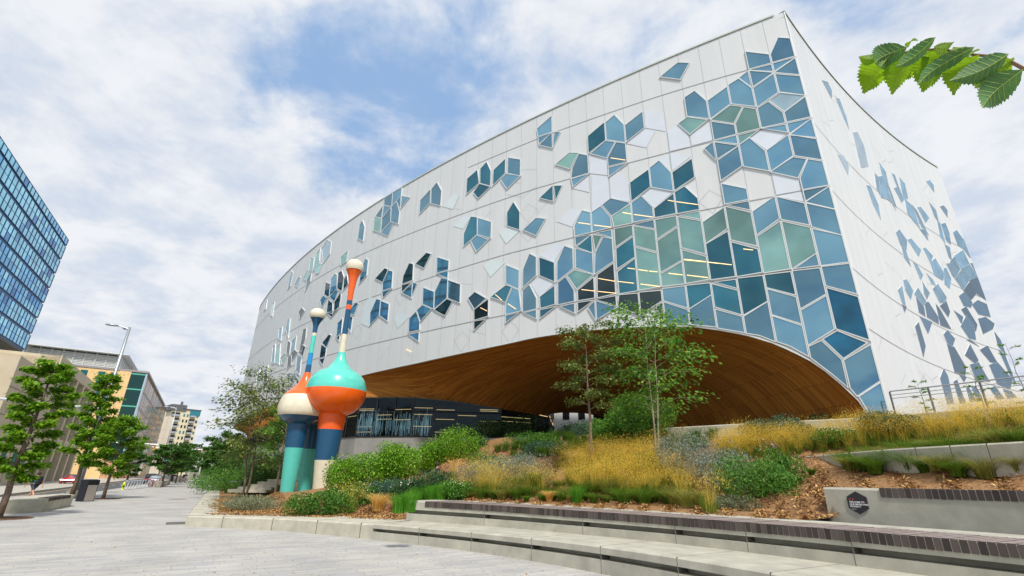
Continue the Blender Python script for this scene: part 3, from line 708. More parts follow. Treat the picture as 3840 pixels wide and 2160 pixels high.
# interior lamps, painted as glowing strips on the face of the big panes
LAMP=mat('warm_tube_lamp',(1,.75,.45),emit=(1,.60,.25),estr=1.2)
def r4(x,y): return (x/1.449+1700,y/1.449+200)
def r6(x,y): return (x/1.449+2300,y/1.449+700)
xsf=np.linspace(-.5,60,6051); PF=np.array([Fp(x) for x in xsf]); AZF=np.arctan2(PF[:,0],PF[:,1])
def inv(u,v):
    d=ray(u,v); i=int(np.argmin(abs(AZF-math.atan2(d[0],d[1])))); return xsf[i],2+d[2]/math.hypot(d[0],d[1])*math.hypot(*PF[i])
for a,b in ((r4(858,572),r4(938,584)),(r4(1168,802),r4(1202,808)),(r4(1214,810),r4(1330,826)),(r4(922,868),r4(970,876)),(r4(984,879),r4(1086,893)),(r4(682,923),r4(748,932)),(r4(768,936),r4(858,948)),
            (r4(950,1170),r4(990,1175)),(r4(1008,1178),r4(1060,1185)),(r4(1066,1186),r4(1112,1190)),(r4(1172,1198),r4(1248,1207)),(r4(1258,1122),r4(1372,1135)),(r4(1272,1208),r4(1386,1222)),(r4(792,1226),r4(880,1241)),(r4(897,1242),r4(984,1252)),(r4(1020,1256),r4(1126,1270)),(r4(700,1286),r4(772,1294)),(r4(790,1296),r4(886,1306)),
            (r6(708,342),r6(760,348)),(r4(1382,1138),r4(1444,1145)),(r4(232,1312),r4(270,1345)),(r4(300,1362),r4(345,1392)),(r6(385,400),r6(505,412)),(r6(524,414),r6(645,428)),(r4(152,1384),r4(188,1402)),((1526,1310+0),(1546,1320))):
    p,q=inv(*a),inv(*b); ls=MB(); line(ls,F3,p,q,.02,.108); LB(ls,'ceiling_lamp_strip',LAMP)
# wood-lined underside -------------------------------------
wood=bpy.data.materials.new('cedar_boards'); wood.use_nodes=True; t=wood.node_tree; b=t.nodes['Principled BSDF']; b.inputs['Roughness'].default_value=.75; b.inputs['Specular IOR Level'].default_value=.12
u_=t.nodes.new('ShaderNodeUVMap'); br=t.nodes.new('ShaderNodeTexBrick'); t.links.new(u_.outputs[0],br.inputs[0])
br.inputs['Color1'].default_value=(.37,.135,.024,1); br.inputs['Color2'].default_value=(.56,.235,.042,1); br.inputs['Mortar'].default_value=(.04,.014,.004,1)
br.inputs['Scale'].default_value=1; br.inputs['Mortar Size'].default_value=.012; br.inputs['Brick Width'].default_value=2.6; br.inputs['Row Height'].default_value=.13; br.inputs['Bias'].default_value=-.1
ns=t.nodes.new('ShaderNodeTexNoise'); ns.inputs['Scale'].default_value=1; mp=t.nodes.new('ShaderNodeMapping'); mp.inputs[3].default_value=(.35,5,1); t.links.new(u_.outputs[0],mp.inputs[0]); t.links.new(mp.outputs[0],ns.inputs[0])
mm=t.nodes.new('ShaderNodeMix'); mm.data_type='RGBA'; mm.blend_type='MULTIPLY'; mm.inputs[0].default_value=1; t.links.new(br.outputs[0],mm.inputs[6])
rp=t.nodes.new('ShaderNodeMapRange'); rp.inputs[1].default_value=.3; rp.inputs[2].default_value=.7; rp.inputs[3].default_value=.80; rp.inputs[4].default_value=1.15; t.links.new(ns.outputs[0],rp.inputs[0]); t.links.new(rp.outputs[0],mm.inputs[7]); t.links.new(mm.outputs[2],b.inputs['Base Color'])
def azd(az,d): a=R(az); return np.array([math.sin(a)*d,math.cos(a)*d])
IK=[(.55,14,48,4.6),(1.5,13.6,48,5.2),(2.6,13.2,48,5.9),(4,12.5,48,6.7),(6.5,11,48,7.5),(10,8.5,48,7.9),(15,6,47,7.8),(20,3,45,7.3),(25,-1,43.5,7.6),(30,-6,43.5,8.1),(36,-11,44,8.4),(45,-17,47,8.6),(58,-22,56,8.3),(70,-25,65,7.6),(80,-26.6,72,7.0),(95,-27.3,80,6.6),(110,-27.5,92,6.5)]
def Ip(x):
    k=[i[0] for i in IK]; P=[azd(i[1],i[2]) for i in IK]
    return np.array([np.interp(x,k,[p[0] for p in P]),np.interp(x,k,[p[1] for p in P]),np.interp(x,k,[i[3] for i in IK])])
so_=MB(); xs2=[x for x in xs]; G=[];UVs=[];s=0
prev=None
for x in xs2:
    E_=np.array(F3(x,botz(x),-.01)); I=Ip(x)
    row=[];uvr=[]
    if prev is not None: s+=np.linalg.norm(E_-prev)
    prev=E_
    dep=np.linalg.norm(I[:2]-E_[:2])
    for q in np.linspace(0,1,33):
        p=E_*(1-q)+I*q; p[2]=I[2]+(E_[2]-I[2])*(1-q**1.7); row.append(tuple(p)); uvr.append((s,q*dep))
    G.append(row);UVs.append(uvr)
so_.grid(G,uv=UVs)
LB(so_,'wooden_soffit',wood,smooth=True)
lip=MB(); lip.grid([[F3(x,botz(x)-.06,.05),F3(x,botz(x)+.05,.05)] for x in xs2]); lip.grid([[F3(x,botz(x)-.06,-.12),F3(x,botz(x)-.06,.05)] for x in xs2])
LB(lip,'arch_edge_trim',FRAME)
# glazed ground storey and its concrete base ---------------
PODK=[(-27.5,92),(-27.2,80),(-26.4,71),(-24.8,64),(-21.8,55.5),(-17,46.5),(-11,43.6),(-6,43.2),(-1,43.4),(3,44.8),(4.6,47),(5,55),(5,70)]
def chain(pts,step):
    o=[]
    for a,b in zip(pts[:-1],pts[1:]):
        n=max(1,int(np.linalg.norm(b-a)/step)); o+= [a+(b-a)*i/n for i in range(n)]
    return o+[pts[-1]]
pod=chain([azd(*p) for p in PODK],1.7)
cb=MB(); cb.grid([[(p[0],p[1],z) for z in (.2,5.1)] for p in pod]); LB(cb,'concrete_base_wall',mat('fair_faced_concrete',(.30,.30,.285),.8,0,.8,.12,detail=6))
CLR=bpy.data.materials.new('clear_glass'); CLR.use_nodes=True; t=CLR.node_tree; t.nodes.clear(); oo=t.nodes.new('ShaderNodeOutputMaterial'); g1=t.nodes.new('ShaderNodeBsdfGlossy'); g1.inputs[1].default_value=.03; g1.inputs[0].default_value=(.28,.36,.40,1)
t1=t.nodes.new('ShaderNodeBsdfTransparent'); t1.inputs[0].default_value=(.42,.55,.60,1); fr=t.nodes.new('ShaderNodeFresnel'); fr.inputs[0].default_value=1.7; ms=t.nodes.new('ShaderNodeMixShader'); t.links.new(fr.outputs[0],ms.inputs[0]); t.links.new(t1.outputs[0],ms.inputs[1]); t.links.new(g1.outputs[0],ms.inputs[2]); t.links.new(ms.outputs[0],oo.inputs[0])
_ia=[-i[1] for i in IK if i[1]<=3.1]; _iz=[i[3] for i in IK if i[1]<=3.1]
def gtop(p): return float(np.interp(-math.degrees(math.atan2(p[0],p[1])),_ia,_iz))+.03
gg=MB(); gg.grid([[(p[0],p[1],z) for z in (5.1,gtop(p))] for p in pod]); LB(gg,'ground_storey_glass',CLR)
gm=MB()
for i,p in enumerate(pod): gm.box((p[0]*.999,p[1]*.999,(5.1+gtop(p))/2),(.07,.12,gtop(p)-5.1),math.atan2(-p[0],p[1]))
for a,b in zip(pod[:-1],pod[1:]):
    for z in (5.12,7.2): gm.tube([(a[0]*.999,a[1]*.999,z),(b[0]*.999,b[1]*.999,z)],.035,4,False)
LB(gm,'glazing_bars',DARKM)
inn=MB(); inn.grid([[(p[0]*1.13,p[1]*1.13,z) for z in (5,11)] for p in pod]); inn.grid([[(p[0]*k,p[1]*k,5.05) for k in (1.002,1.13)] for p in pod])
rw=MB(); rwp=chain([azd(9.6,51),azd(11,50.5),azd(13,50),azd(15,48.5)],1.5); rw.grid([[(p[0],p[1],z) for z in (4,9)] for p in rwp]); LB(rw,'rear_light_block',mat('dark_light_block',(.03,.025,.02),.8))  # wall added to keep rear sky light off the soffit
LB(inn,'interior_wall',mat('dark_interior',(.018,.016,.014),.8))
il=MB()
for k,(f_,z,st) in enumerate(((1.03,7.55,2),(1.05,7.2,2),(1.07,7.9,3),(1.09,7.0,3),(1.04,6.7,4),(1.06,6.2,3),(1.08,5.8,4))):
    for i in range(k%st,len(pod)-1,st):
        a,b=pod[i],pod[i+1]
        if i<8: continue
        il.tube([(a[0]*f_,a[1]*f_,z),((a[0]*.15+b[0]*.85)*f_,(a[1]*.15+b[1]*.85)*f_,z)],.022,4)
LB(il,'interior_lamp_strips',LAMP)
# hanging rods of the lobby, brightened by emission though no lamps
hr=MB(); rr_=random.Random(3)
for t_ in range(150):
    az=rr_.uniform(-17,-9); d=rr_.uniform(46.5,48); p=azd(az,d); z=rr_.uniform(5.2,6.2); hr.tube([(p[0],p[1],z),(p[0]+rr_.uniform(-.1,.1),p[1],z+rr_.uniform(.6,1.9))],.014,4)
LB(hr,'lobby_screen_rods',mat('glowing_rods',(.6,.75,.8),.3,emit=(.35,.5,.55),estr=.5))
# ================================================================ terrain, plaza, street
TK=[]
def tk(az,d,z): p=azd(az,d); TK.append((p[0],p[1],z))
for a in ((-29,40,.38),(-29,60,.4),(-28,85,.5),(-31,110,.5),(-27,33,.42),(-24,24,.4),(-22,23.5,.42),(-15,22,.44),(-11,20.6,.46),(-24,30,.85),(-23,34,1.0),(-20,33,1.25),(-19,26,.7),(-26,45,.9),(-25,60,1.6),(-22,45,1.7),(-17,28,1.05),(-17,34,1.6),(-17,44,2.9),
 (-12,24,1.0),(-12,30,1.7),(-10,38,3.3),(-6,21.5,.95),(-6,26,1.7),(-5,32,3.0),(-5,40,4.5),(0,19.7,1.05),(0,22,1.55),(0,26,2.6),(0,31,3.8),(0,38,4.9),(5,18.8,1.08),(5,22,2.0),(5,26,3.1),(5,32,4.4),
 (10,18.2,1.1),(10,20,1.6),(10,23,2.65),(10,27,3.8),(10,31,4.6),(16,17.5,1.1),(16,19.3,1.6),(16,22,2.65),(16,25,3.5),(16,28,4.2),(22,16.8,1.1),(22,18.5,1.5),(22,21,2.3),(22,24,3.1),(22,26.5,4.0),
 (27,16.2,1.1),(27,18,1.7),(27,21,2.45),(27,26,4.1),(31,15.4,1.12),(31,16.6,1.75),(32,19.5,2.3),(32,20.6,2.5),(32,22,2.95),(32,24,3.5),(32,26,4.1),(36,14.8,1.7),(36,17,2.1),(36,19,2.5),(36,21,3.05),(36,24.8,4.1),
 (41,14.2,1.7),(41,16,2.1),(41,17.3,2.45),(41,19,3.0),(41,24.0,4.05),(46,13.6,1.7),(46,15,2.1),(46,16,2.45),(46,18,3.0),(46,23,4.0),(52,14,2.1),(55,16,2.6),(55,22,4),
 (10,40,4.75),(20,32,4.7),(30,30,4.65),(37,29,4.6),(45,30,4.6),(55,30,4.6),(0,60,4.8),(20,60,4.7),(40,60,4.6),(-15,60,4),(50,45,4.6)): tk(*a)
for p_ in chain([np.array(p,float) for p in ((-34.6,62),(-28.4,51.2),(-22.2,40),(-17.2,31),(-12.3,22.6),(-12.0,22.0),(-8,21.35),(-4.3,20.15))],.6): TK.append((p_[0],p_[1],.31 if p_[1]>22.5 else .34+(p_[0]+12)*.008)); TK.append((p_[0]+.5,p_[1]+.5,.36+(p_[0]+12)*.006 if p_[1]<23 else .35))
C2K=[(-3.77,19.77),(-0.07,17.2),(3.35,13.99),(4.9,12.1),(6.38,10.0),(8.0,7.2)]; C3K=[(8.0,13.19),(8.95,11.7),(9.84,10.2),(10.9,8.0),(11.8,5.2)]
_c2=chain([np.array(p,float) for p in C2K],.7); _c3=chain([np.array(p,float) for p in C3K],.6)
def _off(P,i,o): t=P[min(i+1,len(P)-1)]-P[max(i-1,0)]; t=t/np.linalg.norm(t); return P[i]+np.array([-t[1],t[0]])*o
for i in range(len(_c2)):
    for o,z in ((1.7,1.08),(2.35,1.12),(2.9,1.3)):
        q=_off(_c2,i,o)
        if q[0]<7.7 : TK.append((q[0],q[1],z))
for i in range(len(_c3)):
    for o,z in ((.5,1.84),(1.1,1.88)): q=_off(_c3,i,o+.1); TK.append((q[0],q[1],z))
TK=np.array(TK)
def terr(x,y):
    d2=(TK[:,0]-x)**2+(TK[:,1]-y)**2+.05; w_=d2**-1.7; return float((w_*TK[:,2]).sum()/w_.sum())
_TX=np.arange(-62,60,.4); _TY=np.arange(2,116,.4); _TG=np.zeros((len(_TX),len(_TY)))
for _i,_x in enumerate(_TX):
    d2=(TK[None,:,0]-_x)**2+(TK[None,:,1]-_TY[:,None])**2+.05; w_=d2**-1.7; _TG[_i]=(w_*TK[None,:,2]).sum(1)/w_.sum(1)
def terr(x,y):
    fx=min(max((x+62)/.4,0),len(_TX)-2); fy=min(max((y-2)/.4,0),len(_TY)-2); i=int(fx); j=int(fy); fx=min(fx-i,1); fy=min(fy-j,1)
    return float((_TG[i,j]*(1-fx)+_TG[i+1,j]*fx)*(1-fy)+(_TG[i,j+1]*(1-fx)+_TG[i+1,j+1]*fx)*fy)
def onT(u,v,dmin=16,dmax=60):
    d=ray(u,v); h=math.hypot(d[0],d[1]); k=dmin
    while k<dmax:
        p=CAMP+d*(k/h)
        if terr(p[0],p[1])>=p[2]: return np.array([p[0],p[1],terr(p[0],p[1])])
        k+=.1
    p=CAMP+d*(dmax/h); return np.array([p[0],p[1],terr(p[0],p[1])])
def colat(az,d): p=azd(az,d); return np.array([p[0],p[1],terr(p[0],p[1])])
def spline(K,n):
    K=[np.array(k,float) for k in K]; K=[2*K[0]-K[1]]+K+[2*K[-1]-K[-2]]; o=[]
    for i in range(1,len(K)-2):
        a,b,c,d=K[i-1:i+3]
        for t in np.arange(n)/n: o.append(.5*((2*b)+(-a+c)*t+(2*a-5*b+4*c-d)*t*t+(-a+3*b-3*c+d)*t**3))
    return o+[K[-2]]
# ground sheet, paving, road
g=MB(); g.face([(-2500,-600,-.16),(2500,-600,-.16),(2500,3000,-.16),(-2500,3000,-.16)]); tag(g.build('ground',mat('far_ground',(.16,.16,.13),.9,0,.05,.3)),'wide grey-green ground running to the horizon','ground',kind='structure')
def brickmat(name,c1,c2,mo,w_,h_,rot,ms=.007,rough=.8):
    m=bpy.data.materials.new(name); m.use_nodes=True; t=m.node_tree; b=t.nodes['Principled BSDF']; b.inputs['Roughness'].default_value=rough; b.inputs['Specular IOR Level'].default_value=.3
    tcn=t.nodes.new('ShaderNodeTexCoord'); mp=t.nodes.new('ShaderNodeMapping'); mp.inputs[2].default_value=(0,0,rot); t.links.new(tcn.outputs['Object'],mp.inputs[0])
    sx=t.nodes.new('ShaderNodeSeparateXYZ'); t.links.new(mp.outputs[0],sx.inputs[0]); dv=t.nodes.new('ShaderNodeMath'); dv.operation='DIVIDE'; dv.inputs[1].default_value=h_; t.links.new(sx.outputs[1],dv.inputs[0]); fl_=t.nodes.new('ShaderNodeMath'); fl_.operation='FLOOR'; t.links.new(dv.outputs[0],fl_.inputs[0])
    wn=t.nodes.new('ShaderNodeTexWhiteNoise'); wn.noise_dimensions='1D'; t.links.new(fl_.outputs[0],wn.inputs['W']); ma_=t.nodes.new('ShaderNodeMath'); ma_.operation='MULTIPLY_ADD'; ma_.inputs[1].default_value=w_*3; t.links.new(wn.outputs['Value'],ma_.inputs[0]); t.links.new(sx.outputs[0],ma_.inputs[2]); cm=t.nodes.new('ShaderNodeCombineXYZ'); t.links.new(ma_.outputs[0],cm.inputs[0]); t.links.new(sx.outputs[1],cm.inputs[1])
    br=t.nodes.new('ShaderNodeTexBrick'); t.links.new(cm.outputs[0],br.inputs[0]); br.inputs['Scale'].default_value=1; br.inputs['Brick Width'].default_value=w_; br.inputs['Row Height'].default_value=h_; br.inputs['Mortar Size'].default_value=ms
    br.inputs['Color1'].default_value=(*c1,1); br.inputs['Color2'].default_value=(*c2,1); br.inputs['Mortar'].default_value=(*mo,1); br.offset=0; br.inputs['Bias'].default_value=-.25
    n=t.nodes.new('ShaderNodeTexNoise'); n.inputs['Scale'].default_value=.55; n.inputs['Detail'].default_value=7; t.links.new(mp.outputs[0],n.inputs[0])
    rp=t.nodes.new('ShaderNodeMapRange'); rp.inputs[1].default_value=.3; rp.inputs[2].default_value=.7; rp.inputs[3].default_value=.86; rp.inputs[4].default_value=1.12; t.links.new(n.outputs[0],rp.inputs[0])
    mm=t.nodes.new('ShaderNodeMix'); mm.data_type='RGBA'; mm.blend_type='MULTIPLY'; mm.inputs[0].default_value=1; t.links.new(br.outputs[0],mm.inputs[6]); t.links.new(rp.outputs[0],mm.inputs[7])
    m4=t.nodes.new('ShaderNodeMapping'); m4.inputs[3].default_value=(.55,4.5,1); t.links.new(mp.outputs[0],m4.inputs[0]); n4=t.nodes.new('ShaderNodeTexNoise'); n4.inputs['Scale'].default_value=1.0; n4.inputs['Detail'].default_value=3; n4.inputs['Roughness'].default_value=.75; t.links.new(m4.outputs[0],n4.inputs[0])
    r4_=t.nodes.new('ShaderNodeMapRange'); r4_.inputs[1].default_value=.54; r4_.inputs[2].default_value=.66; r4_.inputs[4].default_value=1.0; t.links.new(n4.outputs[0],r4_.inputs[0])
    m5=t.nodes.new('ShaderNodeMix'); m5.data_type='RGBA'; t.links.new(r4_.outputs[0],m5.inputs[0]); t.links.new(mm.outputs[2],m5.inputs[6]); m5.inputs[7].default_value=(c2[0]*.92,c2[1]*.92,c2[2]*.96,1); mm=m5
    # sparse ochre stains
    n2=t.nodes.new('ShaderNodeTexNoise'); n2.inputs['Scale'].default_value=1.1; n2.inputs['Detail'].default_value=9; n2.inputs['Roughness'].default_value=.7; t.links.new(mp.outputs[0],n2.inputs[0])
    r2=t.nodes.new('ShaderNodeMapRange'); r2.inputs[1].default_value=.62; r2.inputs[2].default_value=.80; r2.inputs[4].default_value=.55; t.links.new(n2.outputs[0],r2.inputs[0])
    m2=t.nodes.new('ShaderNodeMix'); m2.data_type='RGBA'; t.links.new(r2.outputs[0],m2.inputs[0]); t.links.new(mm.outputs[2],m2.inputs[6]); m2.inputs[7].default_value=(.38,.30,.19,1); t.links.new(m2.outputs[2],b.inputs['Base Color'])
    bp=t.nodes.new('ShaderNodeBump'); bp.inputs['Strength'].default_value=.25; bp.inputs['Distance'].default_value=.01; t.links.new(br.outputs['Fac'],bp.inputs['Height']); bp.invert=True; t.links.new(bp.outputs[0],b.inputs['Normal'])
    return m
PAVE=brickmat('long_grey_pavers',(.47,.455,.42),(.35,.35,.36),(.20,.17,.13),.95,.12,-R(31))
pv=MB(); NC=4.9
_kp=[atz(350,1846,0)[:2],atz(215,1852,0)[:2],atz(20,1863,0)[:2],atz(-300,1880,0)[:2]]
pv.prism([(60,-40),(-90,-40)]+[tuple(_kp[3]+np.array([-10,-5])),tuple(_kp[3]),tuple(_kp[2]),tuple(_kp[1]),tuple(_kp[0]),sp(195,NC-.3)[:2],sp(195,-40)[:2],sp(40,-12)[:2],(40,10)],-.12,0)
tag(pv.build('pavement',PAVE),'light grey plaza laid with long narrow pavers','pavement',kind='structure')
rd=MB(); slab(rd,-60,400,NC,13.2,-.15,-.13); tag(rd.build('road',mat('asphalt',(.085,.088,.095),.85,0,3,.2,bump=.2,bscale=80)),'dark asphalt street beside the plaza','road',kind='structure')
kb=MB(); slab(kb,66,195,NC-.3,NC-.14,-.12,.004); slab(kb,-60,400,13.2,13.4,-.13,.02); tag(kb.build('kerb',CONC),'pale concrete kerb','kerb',kind='structure')
fs=MB(); slab(fs,-60,400,13.4,24,-.12,.0); tag(fs.build('far_pavement',mat('far_pavement_concrete',(.44,.41,.36),.85,0,.7,.1)),'pale far pavement','pavement',kind='structure')
ml=MB()
for al in range(-20,190,9):
    slab(ml,al,al+3,8.1,8.22,-.126,-.124); slab(ml,al+1,al+4,10.5,10.62,-.126,-.124)
tag(ml.build('lane_markings',mat('white_road_paint',(.75,.75,.72),.7)),'white dashed lane lines on the asphalt','road marking',kind='structure')
yl=MB(); slab(yl,-60,300,12.4,12.52,-.126,-.124); tag(yl.build('yellow_edge_line',mat('yellow_road_paint',(.72,.42,.05),.7)),'yellow line along the far side of the road','road marking',kind='structure')
LIT=island_mat('fallen_leaf_litter',[(0,(.20,.11,.04)),(.6,(.42,.28,.10)),(1,(.30,.34,.10))],.8,0)
_n=420; _p=np.column_stack([rng.uniform(-22,4,_n),rng.uniform(6,26,_n),np.full(_n,.012)]); _p=_p[(_p[:,1]<20-(_p[:,0]+12)*.5)]
V,F_=leaves(_p,rng.uniform(.03,.09,len(_p)),3,.6,.05,np.column_stack([rng.normal(size=(len(_p),2)),np.zeros(len(_p))])); tag(np_mesh('leaf_litter',V,F_,LIT),'small dry leaves and specks scattered on the plaza','leaf litter',kind='stuff')
# planted slope
front=[(-60,112),(-45,86),(-34.6,62),(-28.4,51.2),(-22.2,40),(-17.2,31),(-12.4,22.3),(-12.0,21.9),(-8,21.2),(-4.2,19.95)]+[tuple(_off(_c2,i,1.75)) for i in range(1,len(_c2)) if _c2[i][1]>11.7]+[(7.75,12.75)]+[tuple(_off(_c3,i,.5)) for i in range(0,len(_c3))]
_nb=len(front)-9
back=[(-46,112),(-42,92),(-38,80),(-30,70),(-26,62),(-20,56),(-14,52),(-8,52),(-4,55)]
back+=[tuple(azd(a,64)) for a in np.linspace(-2,52,_nb)]
Fa=chain([np.array(p,float) for p in front],.5)
fl=np.cumsum([0]+[np.linalg.norm(Fa[i+1]-Fa[i]) for i in range(len(Fa)-1)])
kl=np.array([fl[min(range(len(Fa)),key=lambda i:np.linalg.norm(Fa[i]-np.array(p,float)))] for p in front])
rows=[]
tt=np.concatenate([np.linspace(0,.25,34)**1.0,np.linspace(.26,1,26)])
for i,p in enumerate(Fa):
    b=np.array([np.interp(fl[i],kl,[q[0] for q in back]),np.interp(fl[i],kl,[q[1] for q in back])])
    r_=[]
    for t_ in tt:
        q=p*(1-t_)+b*t_; r_.append((q[0],q[1],terr(q[0],q[1])+.03*math.sin(q[0]*3.1)*math.cos(q[1]*2.7)))
    rows.append(r_)
MULCH=mat('bark_mulch',(.13,.062,.025),.9,0,14,0,bump=1.0,bscale=30,c2=(.42,.23,.095),detail=8,stretch=(1,1,1))
tm=MB(); tm.grid(rows,flip=True); tag(tm.build('mulch_slope_ground',MULCH,smooth=True),'sloping planting bed covered in orange-brown bark mulch','ground',kind='structure')
pe=MB(); pe.prism([tuple(azd(a,d)) for a,d in ((-6,40),(-6,75),(45,75),(47,30),(37.6,28.6),(25,27.9),(15,30),(5,35))],4.0,4.74); tag(pe.build('raised_entrance_pavement',mat('entrance_paving',(.17,.165,.155),.8,0,1,.1)),'raised entrance pavement under the arch','pavement',kind='structure')  # paving darkened so less light bounces to the soffit; shade put into colour
# mulch chips, loose
n=90000; C=[]
fi=np.array([[p[0],p[1]] for p in Fa]); lo_=[i for i,p in enumerate(Fa) if p[1]<34]
idx=rng.choice(lo_,n); t_=rng.random(n)**1.4*.26
B=np.stack([np.interp(fl,kl,[q[0] for q in back]),np.interp(fl,kl,[q[1] for q in back])],1)
P=fi[idx]*(1-t_)[:,None]+B[idx]*t_[:,None]+rng.normal(size=(n,2))*.12
Z=np.array([terr(a[0],a[1])+.03*math.sin(a[0]*3.1)*math.cos(a[1]*2.7) for a in P])+.02+rng.random(n)*.045
V,F_=leaves(np.column_stack([P,Z]),rng.uniform(.07,.17,n),up_bias=2.2,aspect=.3,fold=.05,dirs=np.column_stack([rng.normal(size=(n,2)),np.zeros(n)]))
CHIP=island_mat('wood_chips',[(0,(.09,.038,.015)),(.35,(.30,.15,.05)),(.8,(.60,.36,.14)),(1,(.78,.52,.24))],.85,0)
tag(np_mesh('wood_chips',V,F_,CHIP),'loose orange-brown bark chips scattered over the bed','wood chips',kind='stuff')
# ---------------------------------------------------------------- concrete tiers
def nrm(P):
    o=[]
    for i in range(len(P)):
        t=P[min(i+1,len(P)-1)]-P[max(i-1,0)]; t/=np.linalg.norm(t); o.append(np.array([-t[1],t[0]]))  # left of travel
    return o
def sweep(mb,P,prof,flip=False,mi=None):
    """P path points (x,y,zbase,ztop); prof list of (inward offset, fraction or abs z function)"""
    nn=nrm([p[:2] for p in P]); mb.grid([[(*(p[:2]+n*o),p[2]+(p[3]-p[2])*f) for o,f in prof] for p,n in zip(P,nn)],flip=flip,mi=mi)
# tier one: low seat wall, plain then slotted
O1=[(-45.5,85.5),(-35.6,62),(-29.6,51.6),(-12.75,21.2)]
kerbk=[(-12.75,21.2,.37),(-8.37,20.06,.42),(-4.54,18.06,.47)]
lw=empty('seat_wall',(-12.75,21.2,0),0,'low plain concrete wall edging the mulch bed at the sculptures','wall')
m_=MB()
A=[np.array([*p,-.02,.38]) for p in O1]; A=[a for a in chain(A,2.0)]
sweep(m_,A,[(0,0),(0,.93),(.04,1),(1.05,1),(1.05,-1)],flip=True)
Bq=[np.array([x,y,-.02,z]) for x,y,z in kerbk]; Bq=spline(Bq,8)
sweep(m_,Bq,[(0,0),(0,.90),(.05,1),(2.1,1),(2.1,0)],flip=True)
# corner infill
m_.face([(-12.75,21.2,.369),(-11.9,23.3,.372),(-11.75,21.85,.374)],)
m_.face([(-12.75,21.2,.371),(-12.1,23.2,.371),(-13.9,23.3,.371)])
def toW(mb,o): 
    l=o.location; mb.v=[(x-l.x,y-l.y,z-l.z) for x,y,z in mb.v]; return mb
toW(m_,lw).build('wall_blocks',CONC,lw)
jm=MB()
for i in (3,7,11,15):
    p=Bq[min(i,len(Bq)-1)]; n_=nrm([q[:2] for q in Bq])[min(i,len(Bq)-1)]; jm.box((p[0]-n_[0]*.0+n_[0]*1.04,p[1]+n_[1]*1.04,p[3]/2),(2.1,.014,p[3]+.006),math.atan2(n_[1],n_[0]))
for k in range(3,26,3):
    p=A[-1]+(A[-4]-A[-1])*0; 
nA=nrm([q[:2] for q in A])
for i in range(2,len(A)-1):
    p=A[i];n_=nA[i]; jm.box((p[0]+n_[0]*.52,p[1]+n_[1]*.52,p[3]/2),(1.06,.02,p[3]+.006),math.atan2(n_[1],n_[0]))
toW(jm,lw).build('block_joint',CONCD,lw)
JGR=mat('block_joint_grey',(.13,.125,.11),.9)
def slotted(name,label,P,fr,depth,mats,joints=(),batter=0):
    o=empty(name,(P[0][0],P[0][1],P[0][2]),0,label,'wall'); mb=MB(); g0,g1=fr
    sweep(mb,P,[(0,0),(.0,g0),(.32,g0),(.32,g1),(.0,g1),(0,.95),(.035,1),(depth,1),(depth,0)],flip=True)
    n=nrm([q[:2] for q in P])
    for i,s in ((0,1),(len(P)-1,-1)):
        p=P[i];a=p[:2];b=p[:2]+n[i]*depth; h=lambda f:p[2]+(p[3]-p[2])*f
        mb.face([(*a,h(0)),(*a,h(1)-.01),(*b,h(1)-.01),(*b,h(0))])
    toW(mb,o).build('wall_blocks',mats,o)
    jj=MB()
    for i in joints:
        p=P[i]; jj.box((p[0]+n[i][0]*depth/2-n[i][0]*.002,p[1]+n[i][1]*depth/2-n[i][1]*.002,(p[2]+p[3])/2),(depth,.014,(p[3]-p[2])+.004),math.atan2(n[i][1],n[i][0]))
    toW(jj,o).build('block_joint',JGR,o)
    return o
C1=spline([np.array(p,float) for p in ((-4.54,18.06,-.02,.47),(-1.05,15.7,-.02,.50),(2.15,12.54,-.02,.56),(4.4,9.2,-.02,.60),(5.9,5.9,-.02,.62),(6.8,3.2,-.02,.62))],10)
slotted('lower_seat_wall','lowest curved concrete seat wall with a long dark slot in its face',C1,(.52,.72),2.4,CONC2,(5,10,15,20,25,30,35,40))
C2=spline([np.array(p,float) for p in ((-3.77,19.77,.46,1.13),(-0.07,17.2,.49,1.13),(3.35,13.99,.54,1.14),(4.9,12.1,.56,1.16),(6.38,10.0,.58,1.18),(8.0,7.2,.6,1.2),(9.0,4.6,.6,1.2))],10)
t2=slotted('bench_wall','curved middle concrete bench wall topped with a long run of dark slats',C2,(.36,.56),2.3,CONC2,(8,16,24,32,40,48,56))
SLAT=island_mat('slat_wood_dark',[(0,(.045,.036,.034)),(.5,(.075,.06,.055)),(1,(.12,.095,.085))],.7,0)
SLATT=mat('slat_wood_top',(.27,.215,.20),.7,0,14,.3,stretch=(1,1,1))  # lighter tone of the slat wood, used on the top faces only
def slats(P,start,depth,h,root,pitch=.115,end=None,name='bench_slats',rise=.012):
    fl2=np.cumsum([0]+[np.linalg.norm(P[i+1][:2]-P[i][:2]) for i in range(len(P)-1)]); nn=nrm([q[:2] for q in P]); mb=MB(); s_=start
    while s_<(end or fl2[-1]-.1):
        p=np.array([np.interp(s_,fl2,[q[k] for q in P]) for k in range(4)]); n=np.array([np.interp(s_,fl2,[q[k] for q in nn]) for k in range(2)]); n/=np.linalg.norm(n)
        c=p[:2]+n*(depth/2-.02); jit=random.uniform(-.004,.004)
        mb.box((c[0],c[1],p[3]-h/2+rise+jit),(depth,pitch*.80,h),math.atan2(n[1],n[0])); mb.m[-5]=1; s_+=pitch
    o=toW(mb,root).build(name,[SLAT,SLATT],root); return o
slats(C2,.95,1.35,.19,t2)
C3=spline([np.array(p,float) for p in ((8.0,13.19,1.12,1.91),(8.95,11.7,1.12,1.91),(9.84,10.2,1.13,1.92),(10.9,8.0,1.14,1.92),(11.8,5.2,1.15,1.92))],8)
t3=empty('upper_bench_wall',(8,13.19,1.12),0,'topmost concrete bench wall at the right carrying the small hexagonal sign','wall')
